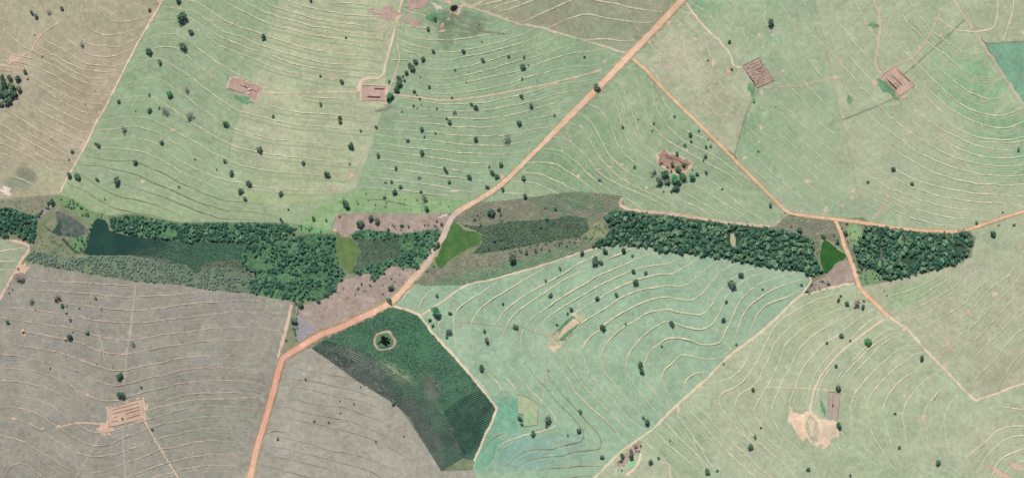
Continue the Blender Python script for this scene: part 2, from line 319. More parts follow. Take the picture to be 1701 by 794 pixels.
LFS = dict(
    weed=leaf_mat('leaf_pond_weed', S(24, 34, 32), S(40, 48, 42), S(20, 30, 30), True),
    wood=leaf_mat('leaf_wood_mass', S(56, 96, 80, 2.0), S(122, 146, 114, 2.2), S(50, 88, 74, 2.0), True),
    left=leaf_mat('leaf_left_mass', S(50, 90, 78, 2.1), S(104, 142, 110, 2.1), S(44, 82, 70, 2.1), True),
    scrub=leaf_mat('leaf_scrub_mass', S(94, 120, 106, 2.1), S(140, 156, 132, 2.1), S(80, 106, 94, 2.1), True),
    reed=leaf_mat('leaf_reed_mass', S(74, 104, 84, 1.6), S(118, 136, 106, 1.6), S(64, 92, 76, 1.6), True),
    row=leaf_mat('leaf_crop_row', S(104, 116, 96, 1.25), S(132, 140, 114, 1.25), S(92, 108, 88, 1.25), True),
    cane=leaf_mat('leaf_cane_mass', S(60, 106, 82, 1.9), S(96, 150, 110, 1.9), S(50, 92, 74, 1.9), True),
    canerow2=leaf_mat('leaf_cane_row', S(58, 92, 78, 1.25), S(78, 116, 94, 1.25), S(50, 80, 70, 1.25), True),
    canerow=leaf_mat('leaf_row_mass', S(74, 90, 84, 1.2), S(108, 120, 110, 1.2), S(62, 78, 74, 1.2), True))
M['bark'] = plain_mat('bark', (0.09, 0.07, 0.055, 1)); M['wood'] = plain_mat('fence_wood', S(120, 104, 88), S(96, 84, 72))
M['conc'] = plain_mat('trough_earthworn', S(116, 92, 84), S(96, 76, 70)); M['hide'] = None

# ------------------------------------------------------------------ ground sheets
def sheet(name, poly, mat, z, parent=None, grid=15.0, rough=0.0, step=15.0):
    """a draped sheet with the outline poly (map metres)"""
    P = [tuple(map(float, p)) for p in poly]
    if rough > 0:
        P2 = []
        for (x, y) in resample(P + [P[0]], 3.0)[:-1]:
            P2.append((x + rough * (nz(x, y, 7, 3.1) + 0.5 * nz(x, y, 2.5, 8.1)), y + rough * (nz(x, y, 7, 9.7) + 0.5 * nz(x, y, 2.5, 1.1))))
        P = P2
    else:
        P = resample(P + [P[0]], step)[:-1]
    n = len(P); vs_ = [Vector(p) for p in P]
    xs = [p[0] for p in P]; ys = [p[1] for p in P]
    gx = np.arange(math.floor(min(xs)/grid)*grid + 3.3, max(xs), grid); gy = np.arange(math.floor(min(ys)/grid)*grid + 2.7, max(ys), grid)
    if len(gx) and len(gy):
        # inside test, vectorised
        X, Y = np.meshgrid(gx, gy); ins = np.zeros(X.shape, bool); j = n - 1
        for i in range(n):
            xi, yi = P[i]; xj, yj = P[j]
            if yi != yj:
                c = ((yi > Y) != (yj > Y)) & (X < (xj - xi) * (Y - yi) / (yj - yi) + xi); ins ^= c
            j = i
        vs_ += [Vector((float(a), float(b))) for a, b in zip(X[ins], Y[ins])]
    v, e, f, _, _, _ = delaunay_2d_cdt(vs_, [], [list(range(n))], 1, 1e-4)
    verts = [W(p.x, p.y, z) for p in v]
    faces = []
    for t in f:
        a, b, c = [v[i] for i in t]
        ar = (b.x-a.x)*(c.y-a.y) - (b.y-a.y)*(c.x-a.x)
        faces.append(tuple(t) if ar < 0 else tuple(reversed(t)))
    return mesh_obj(name, verts, faces, mat, parent, smooth=True)

def strip(name, pts, wid, mat, z, parent=None, step=4.0, jit=0.25, smooth=True, seed=0.0, edge=0.0):
    """a draped ribbon (road, track) of uneven width"""
    L = smoothline(pts, step) if smooth else resample(pts, step)
    n = len(L); verts = []; faces = []
    for i, (x, y) in enumerate(L):
        a = L[max(0, i-1)]; b = L[min(n-1, i+1)]
        dx, dy = b[0]-a[0], b[1]-a[1]; q = math.hypot(dx, dy) or 1; nx, ny = -dy/q, dx/q
        wv = wid(i / max(1, n-1)) if callable(wid) else wid
        for s, sd in ((1, 2.2), (-1, 5.9)):
            ww = wv/2 * (1 + jit * nz(x, y, 9, sd + seed) + jit * 0.7 * nz(x, y, 3.5, sd + 4 + seed))
            verts.append(W(x + nx*ww*s, y + ny*ww*s, z))
        if i: faces.append((2*i-2, 2*i-1, 2*i+1, 2*i))
    return mesh_obj(name, verts, faces, mat, parent, smooth=True)

terr = struct(sheet('terrain', [(-900,-900),(2600,-900),(2600,1700),(-900,1700)], M['valley'], 0.0, grid=20.0, step=20.0))
FIELDS = {}
def field(key, name, poly, mat, layer, label):
    o = struct(sheet(name, poly, M[mat], 0.06 + 0.014*layer), label); FIELDS[key] = (o, poly, label); return o
EA = [(271,0),(254,30),(227,76),(209,111),(171,186),(161,200),(143,238),(121,278),(111,296),(98,323)]
VN = [(98,323),(120,330),(150,350),(180,358),(220,354),(260,362),(300,369),(420,369),(480,370),(500,374)]
TR = [(668,0),(658,40),(641,108),(640,170),(600,290),(592,315)]
MRU = [(1133,0),(1088,48),(1045,93),(991,148),(938,200),(908,233),(840,299),(812,321),(761,351),(749,362)]   # main road, upper part
DIAG = [(777,11),(812,23),(860,40),(890,45),(966,67),(1036,87)]
ETR = [(1049,95),(1077,121),(1102,149),(1140,186),(1155,200),(1195,240),(1233,278),(1271,316),(1306,350)]
RB = [(1355,0),(1367,58),(1382,126),(1397,194),(1416,273),(1424,313),(1432,361)]
NE = [(1582,0),(1620,55),(1653,106),(1701,176)]
SEB = [(1426,473),(1392,473),(1347,487),(1329,492),(1301,518),(1261,554),(1208,596),(1165,637),(1120,676),(1082,714),(1031,750),(989,792),(890,880)]
EB = [(1426,473),(1451,501),(1476,526),(1507,547),(1527,569),(1550,594),(1582,627),(1620,663),(1653,654),(1701,637),(2300,460)]
MRL = [(469,597),(454,649),(441,697),(429,735),(416,790),(330,1100)]
field('a', 'ploughed_field', [(-600,-600),(610,-600)] + EA + [(50,326),(0,330),(-600,330)], 'brown', 0, 'dry brown terraced field in the upper left corner')
field('b', 'pasture_field', [(610,-600)] + EA + VN[1:] + [(548,380),(560,354),(592,315)] + TR[::-1][1:] + [(860,-600)], 'pasture_b', 1, 'green terraced pasture beside the dry brown field')
field('c', 'pasture_field', [(640,-600),(465,0),(424,115),(385,235),(378,290),(400,330),(470,345),(540,330),(590,313)] + TR[::-1][1:] + [(850,-600)], 'pasture_c', 2, 'pale terraced pasture left of the straight farm track')
field('d', 'pasture_field', [(850,-600)] + TR + [(560,354),(621,354),(707,355),(741,355)] + MRU[::-1][1:8] + DIAG[::-1] + [(770,-20),(900,-600)], 'pasture_d', 3, 'wide green pasture left of the main dirt road')
field('d2', 'grass_strip', [(520,352),(556,330),(592,313),(700,322),(770,333),(795,331),(752,354),(707,356),(621,355),(558,357),(545,382),(500,374)], 'pasture_d2', 4, 'bright green grass strip above the bare mauve soil')
field('e', 'olive_field', DIAG + [(1045,92)] + MRU[:3][::-1][1:] + [(1720,-600),(900,-600),(770,-20)], 'pasture_e', 5, 'olive brown field in the top middle')
field('g', 'pasture_field', [(1045,93),(1133,0),(1138,5),(1163,38),(1195,70),(1218,111),(1233,111),(1258,149),(1236,199),(1221,257)] + ETR[::-1][3:], 'pasture_g', 6, 'pale dry pasture right of the main road')
field('h', 'pasture_field', [(1135,0),(1500,-380)] + RB + [(1387,364),(1321,356)] + ETR[::-1][:3] + [(1221,257),(1236,199),(1258,149),(1233,111),(1218,111),(1195,70),(1163,38)], 'pasture_h', 7, 'green pasture round the pen full of cattle')
field('i', 'pasture_field', RB[::-1] + [(1500,-380),(1560,-440)] + [(1230,-600),(1582,0)] + NE[1:] + [(1790,308),(2300,150),(1701,351),(1653,366),(1610,381),(1552,384),(1502,380),(1451,372)], 'pasture_i', 8, 'terraced pasture with curved banks in the upper right')
field('j', 'pasture_field', [(1582,0),(1230,-600),(2300,-600),(2300,50),(1701,69),(1638,73),(1620,55)], 'pasture_j', 9, 'pale pasture in the top right corner')
field('k', 'pasture_field', [(1638,73),(1701,69),(2300,50),(2300,600),(1790,308),(1701,176),(1653,106)], 'pasture_k', 10, 'mint green field at the right edge')
field('f', 'pasture_field', ETR + [(1286,376),(1200,370),(1120,358),(1040,348),(1033,326),(1000,321),(960,318),(920,322),(880,328),(840,333),(800,336),(812,321)] + MRU[::-1][3:8], 'pasture_f', 11, 'green triangular pasture between the main road and the straight side track')
field('q', 'pasture_field', EB + [(2300,150),(1701,351),(1653,366),(1612,383),(1622,395),(1614,427),(1581,443),(1531,454),(1480,467),(1435,476)], 'pasture_q', 12, 'dry green sloping pasture at the right edge below the wood')
field('p', 'pasture_field', SEB[::-1] + [(1426,473)] + EB[1:] + [(2300,1400),(700,1400),(700,1100)], 'pasture_p', 13, 'pale green terraced pasture in the lower right')
field('n', 'meadow', [(648,503),(668,480),(690,472),(774,474),(812,465),(860,454),(903,440),(953,423),(991,412),(1024,406),(1070,409),(1107,418),(1151,423),(1191,427),(1230,435),(1260,440),(1306,448),(1337,453),(1347,462)] + SEB[3:] + [(700,1100),(850,1100),(760,900),(788,765),(807,720),(824,678),(799,644),(756,594),(721,556),(693,522),(660,510)], 'meadow', 14, 'mint green meadow with curved straw coloured banks')
field('l', 'grey_field', [(33,437),(73,443),(111,449),(156,457),(202,465),(256,471),(293,473),(337,481),(381,485),(408,486),(444,494),(481,500),(488,506),(478,551),(468,594)] + MRL + [(330,1400),(-600,1400),(-600,1000),(0,496),(18,463)], 'grey', 15, 'grey terraced field in the lower left')
field('lc', 'corner_field', [(-600,340),(15,399),(48,408),(33,436),(0,496),(-600,1000)], 'corner_l', 16, 'small pale field at the left edge')
field('m', 'grey_field', [(517,578),(494,582)] + MRL + [(330,1400),(1000,1400),(786,780),(734,782),(709,743),(681,695),(663,675),(635,657),(590,629),(560,607)], 'grey_m', 17, 'pale grey field between the red road and the dark cane')
CANE = [(517,578),(560,548),(610,527),(646,509),(693,522),(721,556),(760,599),(799,644),(824,678),(807,720),(786,764),(769,760),(734,782),(709,743),(681,695),(663,675),(635,657),(590,629),(560,607)]
field('cane', 'cane_field', CANE, 'canesoil', 18, 'dark field of planted rows around the round pond')
S1 = [(560,355),(621,354),(655,356),(707,355),(741,355),(751,360),(735,384),(727,382),(661,390),(608,382),(586,386),(575,394),(560,386),(551,381)]
S2 = [(492,512),(530,500),(556,484),(562,468),(600,456),(640,440),(690,446),(707,438),(681,468),(648,503),(600,525),(540,550),(528,556),(512,536)]
for P_, l_ in ((S1, 'bare mauve soil above the olive pond'), (S2, 'bare mauve soil left of the red road bend')):
    struct(sheet('bare_ground', P_, M['soil'], 0.35, rough=1.5), l_)
struct(sheet('bare_ground', [(492,514),(512,536),(530,555),(497,572),(492,560)], M['soil_blue'], 0.38, rough=1), 'bluish grey triangle of soil beside the road junction')
S3 = [(1389,441),(1408,430),(1416,445),(1424,467),(1395,472),(1370,480),(1345,488),(1350,470),(1372,458)]
struct(sheet('bare_ground', S3, M['soil'], 0.35, rough=1.2), 'mauve soil below the small deep green pond')
T1 = [(752,364),(775,350),(800,338),(840,333),(880,328),(920,322),(960,318),(1000,321),(1035,326),(1033,343),(1010,355),(985,372),(970,362),(945,358),(915,365),(880,368),(850,368),(800,376),(770,374)]
T2 = [(735,447),(780,425),(830,418),(900,405),(960,394),(985,397),(990,411),(953,422),(903,439),(860,453),(812,464),(774,473),(700,475),(690,470),(712,440)]
T3 = [(1310,360),(1387,366),(1399,398),(1389,402),(1369,396),(1353,398),(1326,389),(1292,385),(1284,376)]
for P_, l_ in ((T1, 'planted rows above the marsh'), (T2, 'planted rows below the green pond'), (T3, 'planted rows between the wood and the track fork')):
    struct(sheet('planted_ground', P_, M['rowsoil'], 0.4, rough=1.2), l_)
MZ1 = [(213,422),(225,410),(238,395),(262,394),(287,398),(309,402),(371,400),(420,398),(420,448),(361,444),(337,446),(325,454),(309,440),(277,438)]
MZ2 = [(586,393),(615,398),(653,392),(690,388),(700,420),(653,433),(612,440),(588,453),(580,455),(590,440),(598,420)]
MZ3 = [(768,373),(800,376),(850,368),(915,365),(945,358),(975,363),(979,380),(965,393),(900,403),(830,417),(785,421),(800,406),(801,388)]
struct(sheet('marsh', MZ1, M['marsh_left'], 0.34, rough=2), 'dark green reed bed right of the teal lake')
struct(sheet('marsh', MZ2, M['marsh'], 0.34, rough=2), 'marsh between the olive pond and the dam road')
struct(sheet('marsh', MZ3, M['marsh2'], 0.44, rough=2), 'dark marsh right of the green pond')
struct(sheet('marsh', [(92,352),(104,354),(118,362),(132,370),(146,380),(140,390),(126,394),(112,392),(98,392),(86,384),(96,372)], M['swamp_mud'], 0.3, rough=4), 'grey swampy mud left of the teal lake')

# water
def pond(poly, mat, z, label, shore=2.0, name='pond'):
    cx = sum(p[0] for p in poly)/len(poly); cy = sum(p[1] for p in poly)/len(poly)
    if shore:
        out = [(cx + (x-cx)*(1+shore/max(4, math.hypot(x-cx, y-cy))), cy + (y-cy)*(1+shore/max(4, math.hypot(x-cx, y-cy)))) for x, y in poly]
        struct(sheet('shore', out, M['shore'], z - 0.07, rough=1.2), 'pale shore of ' + label)
    cl = smoothline(list(poly[-2:]) + list(poly) + list(poly[:2]), 3.0)
    k0 = min(range(len(cl)//3), key=lambda i: math.hypot(cl[i][0]-poly[0][0], cl[i][1]-poly[0][1])); k1 = min(range(2*len(cl)//3, len(cl)), key=lambda i: math.hypot(cl[i][0]-poly[0][0], cl[i][1]-poly[0][1]))
    return struct(sheet(name, cl[k0:k1], M[mat], z, rough=1.3), label)
P1 = [(157,366),(170,364),(178,370),(181,382),(190,386),(212,391),(240,395),(258,399),(270,405),(256,411),(236,414),(224,419),(213,423),(190,424),(160,424),(146,424),(140,420),(143,410),(150,385)]
P2 = [(559,384),(566,393),(575,394),(583,396),(593,404),(597,420),(590,439),(582,453),(569,445),(561,431),(558,416)]
P3 = [(750,367),(758,371),(764,375),(774,382),(799,389),(797,404),(780,413),(752,429),(736,443),(730,445),(721,429),(726,409),(740,384)]
P4 = [(1369,400),(1381,404),(1391,414),(1406,424),(1401,432),(1389,438),(1373,455),(1365,443),(1363,420)]
pond(P1, 'w_teal', 0.5, 'dark teal lake at the left end of the valley', 0, 'lake')
pond(P2, 'w_olive', 0.55, 'olive green pond beside the left wood', 1.0)
pond(P3, 'w_green', 0.55, 'green pond against the dam road', 2.0)
pond(P4, 'w_deep', 0.55, 'small deep green pond at the end of the wood strip', 2.5)
struct(strip('ditch', [(103,397),(112,406),(124,419)], 5.0, M['ditch'], 0.45, jit=.8), 'dark ditch below the swampy mud')
struct(strip('ditch', [(72,371),(73,375),(84,384),(90,388)], 1.4, M['ditch'], 0.45, jit=.8), 'narrow dark ditch left of the swampy mud')
struct(strip('stream', [(91,336),(82,345),(72,354),(62,362)], 5.0, M['soil_blue'], 0.4), 'grey stream bed beside the left wood')
pond([(749,12),(754,10),(760,11),(761,14),(757,19),(752,20),(748,17)], 'w_dark', 0.95, 'tiny black pond at the top edge', 3.0)
struct(sheet('marsh', [(86,384),(94,374),(100,363),(103,372),(99,384),(104,390),(96,392)], M['ditch'], 0.45, rough=2), 'dark wet hollow in the swampy mud')
struct(strip('ditch', [(1464,408),(1465,420),(1463,434)], 4.0, M['swamp_mud'], 0.4), 'brown wet gap in the right hand wood')

# round pond: raised earth ring, green water, dark weed in the middle
def round_pond():
    c = (638, 567); z0 = HGT(*c); n = 40; prof = [(19.2, -0.3), (18.0, .8), (16.9, 1.2), (15.6, 0.9), (14.0, 0.4)]
    verts = []; faces = []
    for k in range(n):
        a = 2*math.pi*k/n
        for r, z in prof:
            rr = r * (1 + 0.2*nz(math.cos(a)*1.4, math.sin(a)*1.4, 1.0, 4) + 0.06*nz(math.cos(a)*7, math.sin(a)*7, 1.0, r*.05))
            verts.append((c[0]-CX + rr*math.cos(a), CY-c[1] + rr*0.93*math.sin(a), z0 + z))
    m = len(prof)
    for k in range(n):
        for j in range(m-1):
            a = k*m+j; b = ((k+1) % n)*m+j
            faces.append((a, b, b+1, a+1))
    ring = struct(mesh_obj('pond_rim', verts, faces, M['rim'], None, smooth=True), 'pale earth rim around the small round pond')
    v = [(c[0]-CX + 15.0*math.cos(2*math.pi*k/n), CY-c[1] + 14.0*math.sin(2*math.pi*k/n), z0 + 0.55) for k in range(n)]
    struct(mesh_obj('pond', v, [tuple(range(n))], M['w_round'], None), 'small round pond in the dark cane field')
round_pond()

# ------------------------------------------------------------------ roads and tracks
MAIN = [(1330,-200),(1180,-48),(1133.5,0),(1088,48),(1045,93),(991,148.6),(941,199),(908,233),(840,300),(812,321),(780,340),(761.5,351),(749,364),(740,384),(734,398),(724,410),(709,438),(681,468),(662,490),(648,503),(632,512),(610,523),(560,546),(532,556),(494,579),(472,593),(465,606),(454,649),(441,697),(429,735),(416,790),(400,850),(330,1100)]
struct(strip('road_verge', MAIN, lambda t: 14.5 if t < .30 or t > .5 else 9.5, M['verge'], 0.78, jit=0.5), 'weedy verge of the main dirt road')
struct(strip('dirt_road', MAIN, lambda t: 9.6 if t < .36 else (6.4 if t < .46 else 9.2), M['road'], 0.86, jit=0.15), 'wide orange main dirt road crossing the valley on a dam')
def offset_line(pts, off):
    L = smoothline(pts, 6.0); out = []
    for i, (x, y) in enumerate(L):
        a = L[max(0, i-1)]; b = L[min(len(L)-1, i+1)]; dx, dy = b[0]-a[0], b[1]-a[1]; q = math.hypot(dx, dy) or 1
        out.append((x - dy/q*off + .4*nz(x, y, 18, off), y + dx/q*off + .4*nz(x, y, 18, off + 3)))
    return out
M['rut'] = field_mat('packed_wheel_track', S(240, 214, 190, 1.10), S(232, 202, 176, 1.10), S(222, 188, 160, 1.10), None, 0, None, grain=0.1, big=14,
    patches=[(500, 620, 210, 190, 0, S(240, 188, 164), 1.0), (728, 405, 40, 75, -.5, S(220, 206, 190), 1.0)])
ROAD = bpy.data.objects['dirt_road']
for off_ in (-1.75, 1.75): strip('wheel_track', offset_line(MAIN, off_), 1.5, M['rut'], 0.9, ROAD, jit=0.9, seed=off_, smooth=False)
EAST = [(1049,96),(1077,121),(1102,149),(1140,186),(1155,200),(1195.6,240),(1233,278),(1271,316),(1300,345),(1310,352),(1321,356),(1387,364),(1420,368),(1451,372.5),(1502,380),(1552,384),(1590,384),(1610,381),(1653,366),(1701,351),(1900,290)]
struct(strip('road_verge', EAST, 6.4, M['verge'], 0.70, jit=0.5), 'weedy verge of the side track')
struct(strip('dirt_track', EAST, 4.3, M['road'], 0.76), 'straight pale side track running to the right edge')
SOUTH = [(1388,366),(1398,389),(1402,405),(1416,438),(1424,465),(1430,479),(1451,501),(1476.6,526)]
struct(strip('road_verge', SOUTH, 8.0, M['verge'], 0.71, jit=0.5), 'weedy verge of the track past the small pond')
struct(strip('dirt_track', SOUTH, 5.6, M['road'], 0.80), 'dirt track between the small deep green pond and the right wood')
TRK = [  # (points, width, material, label)
 ([(1476,525),(1507,547),(1527,569),(1555,599),(1582,627),(1617,662),(1630,661),(1653,654.5),(1701,637),(1900,580)], 3.6, 'track', 'worn boundary track zigzagging across the lower right pastures'),
 ([(1138,3),(1163,38),(1195.6,70.5),(1212,91),(1217,108),(1222,112),(1234,111)], 3.4, 'track', 'pale track from the main road to the pen full of cattle'),
 ([(1420,471),(1392,475),(1347,487),(1329,492),(1301,518),(1261,554),(1241,569),(1208,595),(1165,637),(1120,676),(1082,714),(1031,750),(989,792),(930,850)], 4.0, 'track', 'long diagonal boundary track below the mint meadow'),
 ([(1344,456),(1347,465),(1342,476),(1329,491)], 3.0, 'track', 'short curved path at the end of the wood strip'),
 ([(1474,528),(1439,551),(1401,581),(1387,595),(1367,619),(1354,644),(1347,670),(1343,688),(1336,703),(1340,722),(1352,738),(1362,737),(1364,722),(1361,703),(1347,684)], 3.0, 'track_light', 'pale access track ending in a loop through the quarry'),
 ([(437,154.5),(470,155),(540,154),(597,153)], 2.6, 'track_pink', 'pink track joining the two earth pens at top left'),
 ([(700,-140),(668,0),(658,40),(641,108),(636,124),(628,130),(606,131.5),(598,138),(595,152)], 4.2, 'track', 'straight pale track leading down to the square earth pen'),
 ([(648,157),(701,162.5),(736,167),(787,162.5),(840,154),(915,138.5),(966,126),(999,117)], 2.8, 'track_pink', 'pinkish track crossing the green pasture right of the tree row'),
 ([(660,75),(663,100),(652,135),(644,152)], 2.2, 'track_pink', 'faint path beside the row of trees'),
 ([(777,11),(812,23),(860,40),(890,45),(966,67),(1010,80),(1042,90)], 4.4, 'track_grey', 'worn diagonal track below the olive field'),
 ([(765,4),(777,11),(800,4),(840,-20)], 3.0, 'track_grey', 'short worn track at the top edge'),
 ([(330,-110),(271,0),(254,30),(227,76),(209,111),(171,186),(161,200),(143.6,238),(121,278),(111,296),(100,320)], 3.0, 'track_light', 'eroded pink field edge beside the dry brown field'),
 ([(15,399),(47,409),(33,435),(18,463),(0,496),(-40,570)], 4.6, 'track_pink', 'pinkish track at the left edge below the wood'),
 ([(462,596),(468,570),(474,551),(480,525),(484,506)], 5.0, 'track_pink', 'pink fire break rising from the road junction'),
 ([(466,598),(460,606),(451,639),(446,650),(434,656),(406,661),(360,662),(318,664),(280,672),(239,682)], 2.4, 'track_dim', 'narrow pink track beside and away from the red road'),
 ([(646,507),(670,513),(690,520),(697,524),(721,556),(761.5,599),(799,644),(822,673),(824,682),(816,703),(807,720),(788,765)], 4.0, 'track', 'pale track around the dark cane field'),
 ([(991,413),(953,423),(903,440),(840,458),(812,465.5),(774,474),(736,500),(701,523)], 3.0, 'track', 'tan path along the top of the mint meadow'),
 ([(225,470.5),(219,526),(210,596),(206,640)], 3.0, 'track_dim', 'faint upright path in the grey field'),
 ([(203,707),(206,750),(209,794)], 2.0, 'track_dim', 'faint path below the long pen in the grey field'),
 ([(239,690),(243,703),(257,727.5),(275,758),(297,794)], 2.4, 'track_pink', 'pinkish cattle path right of the pen in the grey field'),
 ([(172,714),(155,745),(125,794)], 1.8, 'track_dim', 'faint cattle path left of the pen in the grey field'),
 ([(97,709),(130,702),(160,703),(180,703)], 2.4, 'track_pink', 'pink path leading left from the grey field pen'),
 ([(150,485),(157,525),(168,570),(174,600)], 1.6, 'track_dim', 'faint cattle path in the upper grey field'),
 ([(519,594),(537,627),(557,670),(585,722),(603,760),(615,794)], 2.2, 'track_dim', 'faint diagonal path in the pale grey field'),
 ([(618,690),(624,735),(634,775)], 1.4, 'track_dim', 'short faint path in the pale grey field'),
 ([(1560,-35),(1582,0),(1620,55),(1653,106),(1701,176),(1790,308)], 4.6, 'track_grey', 'worn diagonal boundary track at the upper right'),
 ([(1602.5,33),(1570,63),(1537,93),(1502,124)], 2.4, 'track_dark', 'dark weedy line down to the pen at upper right'),
 ([(1494,160),(1450,179),(1401,199)], 2.4, 'track_dark', 'dark weedy line left of the pen at upper right'),
 ([(1449,-20),(1452,5),(1461.5,30),(1459,70),(1454,106),(1464,122)], 3.4, 'track_pink', 'pink track to the long pen at upper right'),
 ([(1560,23),(1544.6,58),(1529.5,81),(1514,97),(1489,108)], 2.2, 'track_pink', 'faint pink cattle path right of the upper right pen'),
 ([(1638,73),(1701,69),(1800,66)], 2.0, 'track_dark', 'dark boundary line above the mint field'),
 ([(1549.6,200),(1577,240),(1622.6,291),(1675.6,348.6)], 2.8, 'track_grey', 'worn straight path in the upper right pasture'),
 ([(1367,58),(1382,126),(1397,194),(1416,273),(1424,313),(1432,361)], 2.0, 'track_dim', 'faint boundary path in the upper right'),
 ([(1474,323),(1469,341),(1450,364)], 2.6, 'track_pink', 'short pinkish path above the right wood'),
 ([(1269,146),(1300,145),(1339,141),(1387,128)], 1.8, 'track_pink', 'thin path right of the pen full of cattle'),
 ([(1258.5,149),(1247,172),(1236,199),(1221,255)], 2.4, 'track_dark', 'dark weedy boundary below the pen full of cattle'),
 ([(1033,328),(1032,342),(1060,350),(1100,354),(1160,362),(1200,369),(1250,374),(1284,378)], 4.6, 'track_pink', 'pinkish bare strip along the top of the wood strip'),
 ([(1284,376),(1296,366),(1309,355)], 4.0, 'track_dim', 'short bare strip above the planted rows'),
 ([(96,39),(68,59),(53,83),(38,94)], 2.0, 'track_pink', 'thin pink path in the dry brown field'),
 ([(98,79),(80,89),(63,99)], 1.2, 'track_pink', 'very thin path in the dry brown field'),
 ([(0,108),(22,112),(45,116)], 3.0, 'track_pink', 'pink track ending at the left edge above the grove'),
 ([(0,117),(20,119)], 2.2, 'bare_mauve', 'mauve strip at the left edge above the grove'),
 ([(909,616),(899,650),(896,665)], 1.6, 'track_dim', 'thin path down to the weedy pen'),
 ([(853,537),(880,548),(916,560)], 1.5, 'track_dim', 'thin path left of the meadow pen'),
 ([(965,537),(1000,548)], 1.3, 'track_dim', 'thin path right of the meadow pen'),
 ([(750,535),(800,537),(855,545)], 1.3, 'track_dim', 'thin cattle path across the left meadow'),
 ([(1033,40),(1045,10),(1030,-10)], 1.6, 'track_dim', 'thin path in the olive field'),
 ([(1032,0),(1046,25),(1058,48),(1063,55)], 1.8, 'track_dim', 'thin path up the olive field'),
 ([(1096,766),(1112,772),(1114,794)], 2.0, 'track', 'thin pale path right of the small farmstead'),
 ([(1063,752),(1062,764),(1054,778),(1040,788)], 4.0, 'track', 'pale curved drive beside the bright lawn'),
 ([(1140,660),(1128,672),(1127,686)], 2.0, 'track', 'short pale spur beside the diagonal boundary track'),
 ([(1271,643),(1330,645),(1395,649)], 1.3, 'track', 'thin straight path above the quarry'),
 ([(1396,652),(1425,661),(1410,652)], 1.3, 'track', 'thin path right of the narrow pen'),
]
for i, (pts, wd, mt, lb) in enumerate(TRK):
    nm = 'field_track' if wd >= 3 else 'footpath'
    struct(strip(nm, pts, wd, M[mt], 0.54 + 0.004*i if wd < 4.5 else 0.62 + 0.002*i, jit=0.8, seed=i*1.7), lb)

